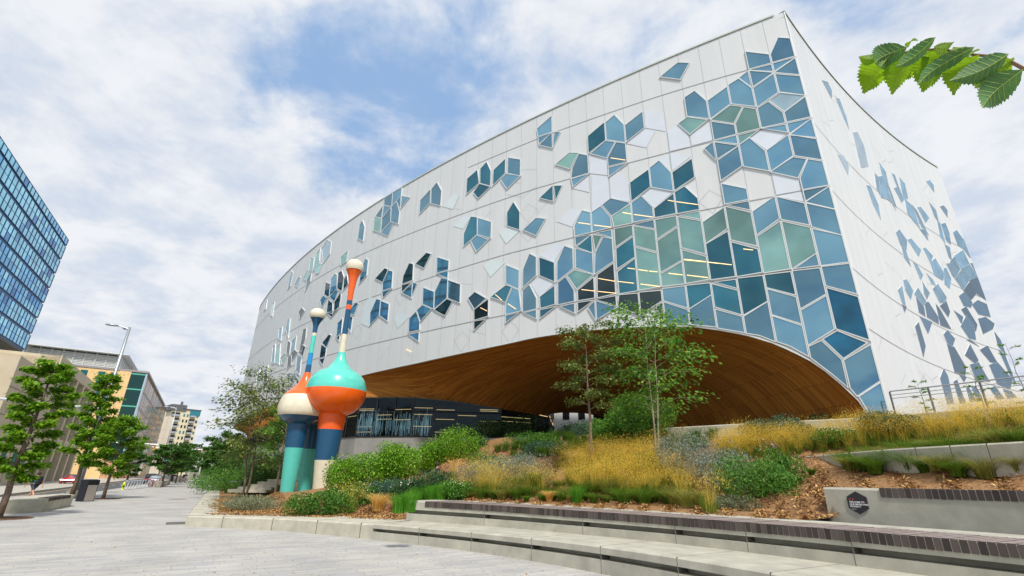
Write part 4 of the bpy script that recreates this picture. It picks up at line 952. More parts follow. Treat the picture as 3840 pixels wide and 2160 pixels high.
mb=MB(); sweep(mb,C3,[(0,0),(0,.94),(.04,1),(.95,1),(.95,0)],flip=True); n3=nrm([q[:2] for q in C3])
a=C3[0];b=a[:2]+n3[0]*.95; mb.face([(a[0],a[1],1.12),(b[0],b[1],1.12),(b[0],b[1],1.905),(a[0],a[1],1.905)]); toW(mb,t3).build('wall_blocks',CONC2,t3)
slats(C3,1.3,.62,.2,t3,pitch=.125)
# hexagonal sign
d=ray(3217,1885); h_=math.hypot(d[0],d[1]); best=min(np.arange(11,16,.02),key=lambda k:min(abs((np.array([d[0],d[1]])*k/h_-(C3[i][:2]*(1-f)+C3[i+1][:2]*f))@np.array([1,1])) +np.linalg.norm(np.array([d[0],d[1]])*k/h_-(C3[i][:2]*(1-f)+C3[i+1][:2]*f)) for i in range(6) for f in (0,.25,.5,.75)))
sgp=CAMP+d*best/h_; tdir=(C3[8][:2]-C3[0][:2]); tdir/=np.linalg.norm(tdir); nout=np.array([tdir[1],-tdir[0]]); 
if nout@(-sgp[:2])<0: nout=-nout
c0=C3[0][:2]; k=(sgp[:2]-c0)@tdir; fl3=np.cumsum([0]+[np.linalg.norm(C3[i+1][:2]-C3[i][:2]) for i in range(len(C3)-1)]); onp=np.array([np.interp(k,fl3,[q[0] for q in C3]),np.interp(k,fl3,[q[1] for q in C3])])
sgn=empty('smoke_free_sign',(*(onp+nout*.012),sgp[2]),math.atan2(tdir[1],tdir[0]),'small black hexagonal sign with white lettering on the concrete wall','sign')
rh=.25
def hexpts(r,y): return [(r*math.sin(R(60*i)),y,r*math.cos(R(60*i))) for i in range(6)]
hp=MB(); f0,f1=hexpts(rh,0),hexpts(rh,-.014); hp.face(list(reversed(f0))); hp.face(f1)
for i in range(6): hp.face([f0[i],f0[(i+1)%6],f1[(i+1)%6],f1[i]])
hp.build('sign_plate',mat('black_sign',(.018,.016,.022),.4),sgn)
def text(body,size,loc,parent,material,name='lettering',ext=.002,rot=(R(90),0,0),align='LEFT',bold=0.0):
    cu=bpy.data.curves.new(name,'FONT'); cu.body=body; cu.size=size; cu.extrude=ext; cu.align_x=align; cu.offset=bold
    tmp=bpy.data.objects.new(name,cu); col.objects.link(tmp); dg=bpy.context.evaluated_depsgraph_get(); me=bpy.data.meshes.new_from_object(tmp.evaluated_get(dg)); col.objects.unlink(tmp); bpy.data.objects.remove(tmp)
    me.materials.clear(); me.materials.append(material); o=link(name,me,parent); o.location=loc; o.rotation_euler=rot; return o
TW=mat('white_lettering',(.85,.85,.85),.5)
# travel runs left to right seen from the front, so local +x reads rightwards
text('WELCOME TO\nOUR SMOKE-FREE\nPROPERTY',.050,(-.175,-.0165,-.005),sgn,TW,bold=.0008)
sl_=MB()
for k_ in range(9): sl_.box((-.15+.012*k_,-.0165,-.145),(.008,.003,.007))
sl_.build('small_print_line',TW,sgn)
ic=MB()
for x0 in (-.155,-.085): ic.box((x0,-.0165,.062),(.034,.003,.012)); ic.tube([(x0-.01,-.0165,.072),(x0,-.0165,.09),(x0+.012,-.0165,.082)],.004,4)
ic.build('red_symbols',mat('red_symbol',(.7,.09,.05),.5),sgn)
# middle and upper retaining walls
def band(name,label,K,h,depth,parts=8):
    P=spline([np.array([*p[:2],p[2]-h,p[2]]) for p in K],parts); o=empty(name,P[0][:3],0,label,'wall'); mb=MB(); sweep(mb,P,[(0,0),(0,.95),(.03,1),(depth,1),(depth,-.2)],flip=True)
    n=nrm([q[:2] for q in P]); p=P[0]; b=p[:2]+n[0]*depth; mb.face([(p[0],p[1],p[2]),(b[0],b[1],p[2]),(b[0],b[1],p[3]-.01),(p[0],p[1],p[3]-.01)])
    toW(mb,o).build('wall_blocks',CONC,o); jj=MB()
    for i in range(4,len(P)-1,4): jj.box((P[i][0]+n[i][0]*depth/2-n[i][0]*.003,P[i][1]+n[i][1]*depth/2-n[i][1]*.003,(P[i][2]+P[i][3])/2),(depth,.015,h),math.atan2(n[i][1],n[i][0]))
    toW(jj,o).build('block_joint',CONCD,o); return P
band('middle_retaining_wall','low curved concrete retaining wall halfway up the planted slope',[atz(2845,1722,2.95),atz(2960,1714,2.95),atz(3087,1705,2.95),atz(3306,1686,2.95),atz(3560,1670,2.95),atz(3840,1654,2.95),atz(4150,1630,2.95)],.75,.3)
PU=band('top_retaining_wall','low concrete wall at the top of the slope below the wood arch',[atd(2500,1604,28.2),atd(2640,1596,27.4),atd(2938,1580,26.8),atd(3259,1564,26),atd(3478,1546,25.3),atd(3700,1530,24.8),atd(3840,1520,24.4),atd(4150,1495,23.6)],.8,.35)
# railing behind the top wall
rl=empty('steel_railing',(0,0,0),0,'thin grey steel railing along the top wall by the right facade','railing'); rb=MB()
ra=[atd(u,v,dd) for u,v,dd in ((3352,1560,26.4),(3500,1553,26.0),(3700,1540,25.6),(3900,1525,25.2),(4150,1505,24.6))]
rtop=[atd(3352,1529,26.4),atd(3500,1522,26.0),atd(3700,1512,25.6),atd(3900,1502,25.2),atd(4150,1480,24.6)]
rtop=[np.array([*a[:2],5.72]) for a in rtop]; rb.tube(rtop,.028,6); rb.tube([p-np.array([0,0,.16]) for p in rtop],.016,6); rb.tube([p-np.array([0,0,.30]) for p in rtop],.016,6)
rl.location=tuple(rtop[0]*np.array([1,1,0])+np.array([0,0,4.7])); toW(rb,rl).build('rails',STEEL,rl)
rc=chain(rtop,1.25)
for p in rc:
    q=MB(); q.box((p[0],p[1],(4.4+5.70)/2),(.03,.09,1.3)); toW(q,rl).build('post',STEEL,rl)
# ================================================================ sculptures
def gloss(n,c): return mat('gloss_'+n,c,.24,0,3,.07,coat=.35,detail=8)
TEAL=gloss('teal',(.10,.60,.50)); ORG=gloss('orange',(.88,.13,.01)); NAVY=gloss('navy',(.008,.085,.19)); CREAM=gloss('cream',(.74,.68,.52)); SKYB=gloss('sky_blue',(.01,.27,.60))
MATT={}
for nme,c in (('teal',(.09,.52,.44)),('orange',(.85,.12,.012)),('navy',(.009,.08,.175)),('cream',(.70,.65,.50))): MATT[nme]=mat('satin_'+nme,c,.42,0,4,.05,coat=.15)
def lsec(name,prof,z0,z1,mats,root,base,seg=44,lean=None):
    pr=[(z,r) for z,r in prof if z0-1e-6<=z<=z1+1e-6]
    Z=[p[0] for p in prof]; Rr=[p[1] for p in prof]
    pr=[(z0,float(np.interp(z0,Z,Rr)))]+[p for p in pr if z0+1e-3<p[0]<z1-1e-3]+[(z1,float(np.interp(z1,Z,Rr)))]
    mb=MB(); mb.lathe([(z-base[2],r) for z,r in pr],(0,0,0),seg,cap=False)
    if lean: mb.v=[(x+lean(z)[0],y+lean(z)[1],z) for x,y,z in mb.v]
    return mb.build(name,mats,root,True)
def smooth_prof(K,n=6):
    P=spline([np.array(k,float) for k in K],n); return [(float(p[0]),max(.01,float(p[1]))) for p in P]
def figure(name,label,base,legp,ballp,neckp,knobp,legc,ballc,neckc,knobc):
    r=empty(name,base,0,label,'sculpture',None); z=base[2]
    for z0,z1,c in legc: lsec('leg_band',legp,z0,z1,MATT[c],r,base)
    bp=smooth_prof(ballp)
    for z0,z1,c in ballc: lsec('body_band',bp,z0,z1,c,r,base,56)
    npf=smooth_prof(neckp,4)
    for z0,z1,c in neckc: lsec('neck_band',npf,z0,z1,c,r,base,24)
    if knobp:
        kp=smooth_prof(knobp,6)
        for z0,z1,c in knobc: lsec('knob',kp,z0,z1,c,r,base,32)
    return r
figure('bowling_pin_figure','tall striped figure with a teal and orange ball body and an orange neck',(-11.44,32.02,1.1),
 [(1.0,.51),(2.81,.67),(4.64,.78),(5.62,.86)],[(5.55,.80),(5.62,.95),(5.80,1.28),(6.1,1.60),(6.55,1.84),(7.04,1.92),(7.5,1.85),(7.92,1.67),(8.25,1.34),(8.45,1.02),(8.62,.76),(8.99,.47),(9.40,.30),(9.69,.225)],
 [(9.69,.225),(10.9,.195),(12.8,.18),(13.4,.185),(14.0,.205),(14.7,.26),(15.21,.34),(15.55,.47),(15.72,.56)],[(15.72,.57),(15.95,.62),(16.2,.60),(16.42,.47),(16.56,.25),(16.6,.02)],
 [(1.0,2.81,'cream'),(2.81,4.64,'navy'),(4.64,5.62,'orange')],[(5.55,7.10,ORG),(7.10,9.69,TEAL)],
 [(9.69,10.95,CREAM),(10.95,12.75,NAVY),(12.75,13.08,ORG),(13.08,13.42,NAVY),(13.42,15.72,ORG)],[(15.72,16.6,CREAM)])
figure('bowling_pin_figure','striped figure with a cream ball body and navy knob neck, left of the tallest one',(-13.42,31.78,.75),
 [(.7,.39),(3.5,.56),(4.95,.66)],[(4.9,.60),(4.98,.78),(5.15,1.05),(5.49,1.33),(5.8,1.41),(6.11,1.39),(6.5,1.28),(6.85,1.08),(7.1,.80),(7.4,.54),(7.8,.32),(8.23,.19)],
 [(8.23,.185),(8.67,.17),(9.63,.155),(10.93,.15),(11.3,.16),(11.6,.22),(11.89,.36),(12.0,.43)],[(12.0,.44),(12.15,.515),(12.35,.52),(12.55,.42),(12.68,.22),(12.71,.02)],
 [(.7,3.5,'teal'),(3.5,4.95,'navy')],[(4.9,5.42,NAVY),(5.42,6.70,CREAM),(6.70,8.23,ORG)],
 [(8.23,8.75,NAVY),(8.75,9.55,SKYB),(9.55,10.75,TEAL),(10.75,10.95,CREAM),(10.95,12.0,NAVY)],[(12.0,12.71,CREAM)])
figure('bowling_pin_figure','rear striped figure standing between the other two on a shaded teal leg',(-13.35,34.2,.85),
 [(.8,.44),(3.55,.61),(4.9,.69)],[(4.85,.66),(4.95,.85),(5.2,1.15),(5.6,1.38),(6.0,1.42),(6.4,1.3),(6.8,1.0),(7.1,.6),(7.5,.3)],
 [(7.5,.3),(7.6,.2),(7.7,.1),(7.8,.05)],None,
 [(.8,3.55,'teal'),(3.55,4.9,'navy')],[(4.85,5.35,NAVY),(5.35,7.5,TEAL)],[(7.5,7.8,ORG)],[])
# ================================================================ vegetation
def leafmat(n,a,b,c,tr=.4): return island_mat('leaves_'+n,[(0,a),(.5,b),(1,c)],.5,tr,.3)
LF_ELM=leafmat('street_tree',(.06,.17,.008),(.15,.34,.012),(.32,.50,.03),.5)
LF_DARK=leafmat('dark_tree',(.03,.09,.012),(.06,.16,.018),(.12,.25,.04),.4)
LF_ASP=leafmat('aspen',(.05,.16,.03),(.13,.32,.05),(.32,.52,.06),.45)
LF_OLIVE=leafmat('olive_small_leaf',(.08,.11,.03),(.16,.22,.05),(.28,.34,.08),.35)
LF_BRIGHT=leafmat('bright_shrub',(.06,.20,.01),(.16,.37,.016),(.32,.55,.045),.28)
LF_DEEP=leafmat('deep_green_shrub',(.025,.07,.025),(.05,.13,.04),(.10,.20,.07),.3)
LF_BLUE=leafmat('blue_green_shrub',(.03,.085,.05),(.06,.14,.08),(.12,.22,.13),.3)
LF_SILV=leafmat('silver_sage',(.13,.18,.14),(.26,.32,.25),(.44,.49,.40),.3)
LF_SAGE=leafmat('grey_green_cushion',(.16,.19,.10),(.25,.28,.16),(.34,.36,.22),.3)
LF_FERN=leafmat('feathery_green',(.03,.11,.012),(.075,.21,.02),(.16,.34,.05),.22)
LF_GOLD=island_mat('golden_plumes',[(0,(.74,.44,.04)),(.5,(.98,.70,.10)),(1,(1,.86,.28))],.7,.5,.1)
LF_STRAW=island_mat('straw_stems',[(0,(.42,.32,.04)),(.5,(.72,.54,.08)),(1,(.88,.70,.18))],.7,.4,.1)
BL_GREEN=island_mat('green_blades',[(0,(.05,.13,.012)),(.5,(.10,.22,.018)),(1,(.24,.32,.04))],.6,.4,.2)
BL_LIME=island_mat('fresh_blades',[(0,(.05,.20,.015)),(.5,(.09,.32,.02)),(1,(.2,.42,.04))],.6,.4,.2)
BL_DRY=island_mat('tawny_blades',[(0,(.55,.30,.06)),(.5,(.80,.54,.15)),(1,(.92,.72,.28))],.7,.35,.1)
BL_BLUE=island_mat('blue_oat_blades',[(0,(.09,.18,.13)),(.5,(.16,.27,.19)),(1,(.26,.36,.26))],.6,.3,.2)
FLW=mat('white_flowers',(.8,.78,.68),.7); FLC=mat('cream_flowers',(.62,.56,.34),.8); BL_OLIVE=island_mat('olive_blades',[(0,(.14,.18,.03)),(.5,(.30,.30,.06)),(1,(.50,.44,.12))],.6,.4,.2); FLP=mat('pink_flowers',(.62,.25,.36),.7)
def blades(n,r0,h,spread,w=.006,curl=.5,hvar=.3):
    """n curved blades rising from a disc; three segments each, quads"""
    a=rng.random(n)*2*np.pi; rr=r0*np.sqrt(rng.random(n)); b=np.stack([rr*np.cos(a),rr*np.sin(a),np.zeros(n)],1)
    a2=a+rng.normal(size=n)*.7; out_=np.stack([np.cos(a2),np.sin(a2),np.zeros(n)],1); H=h*(1-hvar*rng.random(n)); S=spread*(.25+.75*rng.random(n))*(rr/r0*.6+.4)
    side=np.cross(out_,[0,0,1])+rng.normal(size=(n,3))*.3; side/=np.linalg.norm(side,axis=1)[:,None]
    V=[];ts=(0,.4,.75,1)
    for t in ts:
        c=b+out_*(S*(t**(1.6+curl)))[:,None]; c[:,2]+=H*(t-.28*curl*t*t*t); ww=(w*(1-t*.85))
        V+= [c-side*ww,c+side*ww]
    V=np.stack(V,1).reshape(-1,3); k=np.arange(n)*8; F=np.concatenate([np.stack([k+2*i,k+2*i+1,k+2*i+3,k+2*i+2],1) for i in range(3)])
    tips=b+out_*S[:,None]; tips[:,2]+=H*(1-.28*curl)
    return V,F,tips
def shift(VF,p,s=1): return VF[0]*s+np.asarray(p),VF[1]
def merge(L):
    V=[];F=[];M_=[];k=0
    for v,f,m in L: V.append(v);F.append(f+k);M_.append(np.full(len(f),m));k+=len(v)
    return np.concatenate(V),np.concatenate(F),np.concatenate(M_)
def golden(p,s=1.,nb=60,nf=320):
    L=[]; v,f,_=blades(nb,.22*s,.55*s,.45*s,.007,.6); L.append((v+p,f,0))
    v,f,tp=blades(int(nb*.7),.16*s,1.05*s,.62*s,.0035,.5); L.append((v+p,f,1))
    C=tp[rng.integers(0,len(tp),nf)]+rng.normal(size=(nf,3))*np.array([.13,.13,.12])*s; C[:,2]=np.maximum(C[:,2],.25*s); od=C-p; od[:,2]=np.abs(od[:,2])*1.3+.3
    v,f=leaves(C,rng.uniform(.03,.085,nf)*s,.1,.16,.02,od/np.linalg.norm(od,axis=1)[:,None]); L.append((v+p,f,2)); return merge(L)
def tuft(p,s,m0,nb=260,h=.55,sp=.5,w=.007,curl=.6): 
    v,f,t=blades(nb,.16*s,h*s,sp*s,w,curl); return v+p,f,np.full(len(f),m0)
def polyreg(K):
    K=np.array(K,float)
    def inside(x,y):
        c=False;j=len(K)-1
        for i in range(len(K)):
            if (K[i,1]>y)!=(K[j,1]>y) and x<(K[j,0]-K[i,0])*(y-K[i,1])/(K[j,1]-K[i,1])+K[i,0]: c=not c
            j=i
        return c
    return inside
def scatter_px(K,n,mind):
    ins=polyreg(K); K=np.array(K); o=[]; tries=0
    while len(o)<n and tries<n*60:
        tries+=1; u=rng.uniform(K[:,0].min(),K[:,0].max()); v=rng.uniform(K[:,1].min(),K[:,1].max())
        if not ins(u,v): continue
        p=onT(u,v)
        if all((p[0]-q[0])**2+(p[1]-q[1])**2>mind*mind for q in o): o.append(p)
    return o
def drift(name,label,K,n,mind,s0,s1,maker,mats,cat='ornamental grass'):
    L=[];k=0;Vs=[];Fs=[];Ms=[]
    for p in scatter_px(K,n,mind):
        v,f,m=maker(p,rng.uniform(s0,s1)); Vs.append(v);Fs.append(f+k);Ms.append(m);k+=len(v)
    o=np_mesh(name,np.concatenate(Vs),np.concatenate(Fs),mats,mi=np.concatenate(Ms)); return tag(o,label,cat,kind='stuff')
GM=[BL_GREEN,LF_STRAW,LF_GOLD]
drift('golden_grass','mass of feathery golden grass with green bases behind the middle bench',[(1690,1860),(1850,1848),(2060,1845),(2160,1790),(2330,1760),(2480,1755),(2540,1810),(2600,1872),(2600,1888),(2330,1872),(2140,1858),(1950,1862),(1700,1865)],150,.52,.75,1.5,lambda p,s:golden(p,s,150,1100),GM)
drift('golden_grass','golden feathery grass higher on the slope between the two thin trees',[(2080,1740),(2200,1715),(2420,1705),(2480,1715),(2420,1750),(2250,1755),(2100,1765)],80,.42,.8,1.05,lambda p,s:golden(p,s,80,640),GM)
drift('golden_grass','long bank of golden grass between the middle and top retaining walls',[(2690,1735),(2720,1660),(2850,1655),(2980,1668),(3180,1640),(3330,1620),(3560,1600),(3840,1570),(3900,1640),(3560,1668),(3300,1686),(3080,1704),(2850,1722)],270,.38,.65,1.15,lambda p,s:golden(p,s,110,800),GM)
drift('mixed_green_grass','green clumps growing between the golden grasses on the lower slope',[(1750,1862),(1900,1845),(2160,1800),(2500,1760),(2600,1868),(2300,1872),(1900,1866)],46,.7,.8,1.4,lambda p,s:tuft(p,s,int(rng.random()<.4),360,.6,.7,.008,.7),[BL_GREEN,BL_OLIVE])
drift('green_grass','dark green fountain grass along the foot of the middle retaining wall',[(3160,1770),(3300,1735),(3500,1700),(3840,1680),(3900,1790),(3700,1800),(3450,1785),(3300,1790)],60,.45,.75,1.4,lambda p,s:tuft(p,s,int(rng.random()<.35),430,.6,.85,.008,.9),[BL_GREEN,BL_OLIVE])
drift('green_grass','short green grass at the top of the slope below the top wall',[(2980,1640),(3150,1612),(3400,1580),(3840,1545),(3880,1580),(3500,1605),(3200,1635)],36,.4,.5,.7,lambda p,s:tuft(p,s,0,240,.6,.5),[BL_GREEN])
drift('fresh_green_grass','bright green upright grass behind the left end of the middle bench',[(1470,1945),(1520,1900),(1580,1868),(1700,1862),(1700,1872),(1560,1900),(1530,1945)],24,.26,1.0,1.3,lambda p,s:tuft(p,s,0,300,.6,.3,.007,.3),[BL_LIME])
drift('green_grass','green bases of grass in front of the golden mass',[(1700,1872),(1900,1862),(2100,1868),(2330,1880),(2600,1892),(2640,1900),(2640,1905),(2100,1882),(1700,1876)],34,.4,.4,1.35,lambda p,s:tuft(p,s,int(rng.random()<.3),330,.55,.7,.007,.8),[BL_GREEN,BL_OLIVE])
drift('mixed_green_grass','mixed grasses and perennials climbing towards the lobby',[(1850,1700),(1980,1660),(2120,1640),(2300,1650),(2560,1640),(2700,1630),(2650,1690),(2480,1680),(2200,1690),(2050,1720),(1950,1740)],100,.45,.8,1.2,lambda p,s:tuft(p,s,0,240,.6,.5),[BL_GREEN])
def clump(name,label,cat,u,v,s,kind='tawny',group=None,dist=None):
    p=onT(u,v) if dist is None else atd(u,v,dist); 
    if kind=='tawny': V,F,m=tuft((0,0,0),s,0,520,.75,.75,.0065,.95); ms=[BL_DRY]
    elif kind=='gold': V,F,m=golden((0,0,0),s,110,520); ms=GM
    elif kind=='green': V,F,m=tuft((0,0,0),s,0,420,.6,.6,.008,.7); ms=[BL_GREEN]
    elif kind=='lime': V,F,m=tuft((0,0,0),s,0,420,.65,.35,.007,.3); ms=[BL_LIME]
    elif kind=='blue': V,F,m=tuft((0,0,0),s,0,400,.7,.6,.006,.5); ms=[BL_BLUE]
    o=np_mesh(name,V,F,ms,mi=m); o.location=tuple(p); return tag(o,label,cat,group)
clump('feather_grass','large tawny feather grass clump arching over the plain seat wall','grass clump',1415,1920,1.35,'tawny')
clump('feather_grass','yellow-green grass clump left of the large tawny one','grass clump',1310,1925,1.25,'gold')
clump('feather_grass','small tawny grass tuft right of the large tawny clump','grass clump',1487,1918,.8,'tawny')
clump('feather_grass','tawny grass tuft below the dark shrub with white flowers','grass clump',1570,1868,.8,'tawny')
clump('feather_grass','low rust-brown grass tuft behind the bench slats','grass clump',2060,1882,.7,'tawny')
clump('green_grass_tuft','deep green grass tuft behind the middle of the bench','grass clump',2165,1890,1.0,'lime')
clump('feather_grass','loose golden tuft at the right end of the grass mass','grass clump',2665,1925,1.1,'gold')
clump('green_grass_tuft','large arching green tuft on top of the slope near the railing','grass clump',3640,1560,1.3,'green')
clump('green_grass_tuft','arching green tuft at the right edge on top of the slope','grass clump',3805,1535,1.3,'green')
clump('green_grass_tuft','small green tuft on bare mulch left of the fountain grass','grass clump',3045,1783,.45,'green')
clump('green_grass_tuft','dark green tuft beside the grey cushion plant at the plaza corner','grass clump',850,1848,1.1,'green')
for u,v,s,l in ((2790,1690,1.3,'blue-green oat grass left end of the golden bank'),(1700,1800,1.2,'golden tuft beside the silver sage'),(2540,1700,1.2,'golden tuft right of the twin-stemmed aspen')):
    clump('feather_grass',l,'grass clump',u,v,s,'gold')
def bush_mesh(rx,ry,h,n,ls,lm,lumps=9,flower=None,nf=0,asp=.55,stems=True):
    """dense shrub: leaves on and inside several overlapping lobes"""
    C=[];
    for i in range(lumps):
        a=random.uniform(0,6.28); q=math.sqrt(random.random())*.72; cx,cy=rx*q*math.cos(a),ry*q*math.sin(a); cz=h*random.uniform(.35,.72)*(1-.35*q); rr=random.uniform(.32,.5)
        m=n//lumps; d=rng.normal(size=(m,3)); d/=np.linalg.norm(d,axis=1)[:,None]; d*=(rng.random(m)**.14)[:,None]
        C.append(np.array([cx,cy,cz])+d*np.array([rx*rr*1.25,ry*rr*1.25,h*rr]))
    C=np.concatenate(C); C=C[C[:,2]>.03]; v,f=leaves(C,rng.uniform(.7,1.3,len(C))*ls,.5,asp)
    L=[(v,f,0)]
    if flower is not None and nf:
        t=C[np.argsort(-(C[:,2]+rng.random(len(C))*h*.5-C[:,1]*.3))[:nf]]+np.array([0,0,.05]); v,f=leaves(t,np.full(len(t),.055),2.5,1.0,.0); L.append((v,f,1)); v,f=leaves(t,np.full(len(t),.055),2.5,1.0,.0); L.append((v,f,1))
    return merge(L)
def bush(name,label,u,v,rx,h,lm,n=2600,ls=.075,lumps=10,flower=None,nf=0,ry=None,dist=None,p=None,asp=.55,cat='shrub'):
    rx*=1.28; h*=1.22; n=int(n*1.5); ls*=1.12*(1.35 if asp<.5 else 1); n=int(n*(.8 if asp<.5 else 1)); lumps+=3; ry=ry*1.1 if ry else None
    if p is None: p=onT(u,v) if dist is None else np.array([*atd(u,v,dist)[:2],terr(*atd(u,v,dist)[:2])])
    V,F,m=bush_mesh(rx,ry or rx,h,n,ls,lm,lumps,flower,nf,asp)
    e=empty(name,(p[0],p[1],p[2]-.03),0,label,cat)
    np_mesh('foliage',V[:],F,[lm]+([flower] if flower is not None else []),e,mi=m)
    s=MB()
    for i in range(6):
        a=i*1.05; s.tube([(0.02*i,0,0),(rx*.3*math.cos(a),rx*.3*math.sin(a),h*.35),(rx*.5*math.cos(a),rx*.5*math.sin(a),h*.6)],[.022,.014,.006],5)
    s.build('stem',BARK,e); return e
bush('bright_green_shrub','bright green rounded shrub right of the sculptures, left half of the pair',1335,1800,1.25,1.75,LF_BRIGHT,6500,.10,13,dist=29)
bush('bright_green_shrub','bright green rounded shrub, right half of the pair beside the sculptures',1460,1795,1.25,1.8,LF_BRIGHT,6500,.10,13,dist=29)
bush('bright_green_shrub','bright green shrub in front of the lobby glass, left of a close pair',1615,1730,1.15,1.75,LF_BRIGHT,5500,.10,12,dist=35)
bush('bright_green_shrub','bright green shrub in front of the lobby glass, right of a close pair',1725,1715,1.4,2.1,LF_BRIGHT,6500,.09,12,dist=35)
bush('bright_green_shrub','smaller green shrub to the right of the lobby pair',1790,1690,.6,.9,LF_DEEP,2600,.08,8,dist=37)
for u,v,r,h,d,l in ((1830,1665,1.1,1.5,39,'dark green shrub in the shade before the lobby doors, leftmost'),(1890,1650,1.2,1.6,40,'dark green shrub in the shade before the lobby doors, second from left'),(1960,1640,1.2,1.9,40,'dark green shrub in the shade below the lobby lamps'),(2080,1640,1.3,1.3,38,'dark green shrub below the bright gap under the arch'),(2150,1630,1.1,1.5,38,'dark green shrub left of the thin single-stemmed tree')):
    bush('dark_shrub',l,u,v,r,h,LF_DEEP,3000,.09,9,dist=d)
bush('low_shrub','blue-green low shrub by the base of the single-stemmed tree',2200,1660,1.5,.9,LF_BLUE,2600,.08,9,dist=32)
bush('leafy_shrub','large leafy green bush behind the two aspens',2400,1690,1.5,2.0,LF_ASP,6000,.12,14,dist=28)
bush('leafy_shrub','lower leafy green bush to the left of the aspens',2290,1700,.9,1.4,LF_ASP,3200,.11,9,dist=28.5)
bush('flowering_shrub','deep green mound with small white flowers behind the seat wall',1190,1930,.95,.85,LF_FERN,4200,.075,10,FLC,26,dist=23.5,asp=.3)
bush('flowering_shrub','spreading green mound with cream flowers at the foot of the tallest figure',1290,1885,1.2,.85,LF_FERN,3800,.075,10,FLC,60,dist=25.5,asp=.3)
bush('low_shrub','dark low shrub with glossy leaves above the tawny grass',1465,1850,1.1,.85,LF_BLUE,4000,.08,10,dist=26)
bush('flowering_shrub','dark green shrub dotted with white flowers above the left end of the bench',1545,1845,.9,.7,LF_DEEP,3000,.075,9,FLW,40,dist=25)
bush('low_shrub','dark green shrub just left of the golden mass',1625,1840,1.0,.95,LF_DEEP,3800,.08,9,dist=24.5)
bush('flowering_shrub','green plant with pale flower plates leaning over the bench',1690,1872,.75,.75,LF_FERN,2600,.07,8,FLC,30,dist=21.6)
bush('silver_sage','tall silver sage bush in the middle of the slope, left',1790,1800,.95,1.15,LF_SILV,4200,.055,12,dist=24,asp=.3)
bush('silver_sage','silver sage bush in the middle of the slope, centre',1890,1790,1.05,1.25,LF_SILV,4600,.055,12,dist=24,asp=.3)
bush('silver_sage','silver sage bush in the middle of the slope, right',1985,1785,.9,1.15,LF_SILV,4200,.055,12,dist=24,asp=.3)
bush('green_perennial','feathery green perennial above the silver sage',1850,1730,1.2,.95,LF_FERN,3200,.07,10,dist=28,asp=.3)
bush('green_perennial','low green perennial on the upper slope right of the mulch path',1990,1700,1.3,.9,LF_FERN,3000,.08,10,dist=30,asp=.3)
bush('low_shrub','blue-green mound on the upper slope',2060,1712,1.2,.8,LF_BLUE,2600,.07,9,dist=29)
bush('silver_sage','large silver sage bush at the right of the golden mass',2620,1790,1.15,1.45,LF_SILV,5600,.055,13,dist=20.5,asp=.3)
bush('silver_sage','silver sage bush next to the feathery green mound',2720,1800,.9,1.15,LF_SILV,4600,.055,12,dist=19.5,asp=.3)
bush('grey_cushion','low grey-green cushion behind the bench slats at the right',2755,1905,.55,.4,LF_SAGE,2400,.045,9,dist=17,asp=.3)
bush('feathery_green_shrub','dense feathery green mound on the mulch right of the sage',2830,1878,.85,1.05,LF_FERN,6500,.075,12,dist=17.6,asp=.22)
bush('flowering_shrub','feathery green shrub with pink flower heads beside the middle wall',2925,1825,.6,1.15,LF_FERN,3600,.08,9,FLP,45,dist=18.8,asp=.22)
for u,v,r,h,d,l in ((2845,1618,.7,.65,25.6,'small dark blue-green shrub below the top wall, leftmost'),(2950,1628,.95,.9,25.2,'dark blue-green shrub below the top wall, larger one'),(3010,1640,.7,.7,24.6,'dark blue-green shrub touching the golden bank'),(3095,1600,.75,.8,24.8,'dark blue-green shrub below the foot of the wood arch'),(3315,1600,.95,.75,23.8,'broad dark blue-green shrub below the right facade'),(3400,1610,.8,.6,23.0,'dark blue-green shrub right of the broad one')):
    bush('low_shrub',l,u,v+12,r*.8,h*.85,LF_BLUE,2400,.07,9)
bush('flowering_shrub','small shrub with pale flower heads in the golden bank',3140,1668,.7,.5,LF_FERN,1600,.07,8,FLW,40)
bush('grey_cushion','wide grey-green cushion plant at the plaza corner of the bed',910,1872,1.25,.55,LF_SAGE,6500,.05,14,ry=1.5,dist=28,asp=.3)
bush('grey_cushion','narrow grey-green cushion continuing up the bed edge',955,1850,1.1,.5,LF_SAGE,4200,.05,12,dist=31,asp=.3)
bush('leafy_shrub','green shrub behind the teal-legged figure',1010,1800,1.5,2.3,LF_DARK,4200,.11,11,dist=42)
bush('leafy_shrub','green shrub by the stair rail left of the young trees',880,1800,2.2,1.8,LF_FERN,4200,.11,12,dist=50)
bush('leafy_shrub','low green shrub at the far end of the bed',850,1800,2.5,1.6,LF_FERN,3600,.13,12,dist=60)
bush('leafy_shrub','green bank of shrubs beside the concrete stair',980,1810,1.8,1.3,LF_FERN,3200,.10,10,dist=44)
bush('leafy_shrub','leafy shrub half hidden by the young trees',940,1770,2.6,3.4,LF_DARK,5200,.13,12,dist=56)
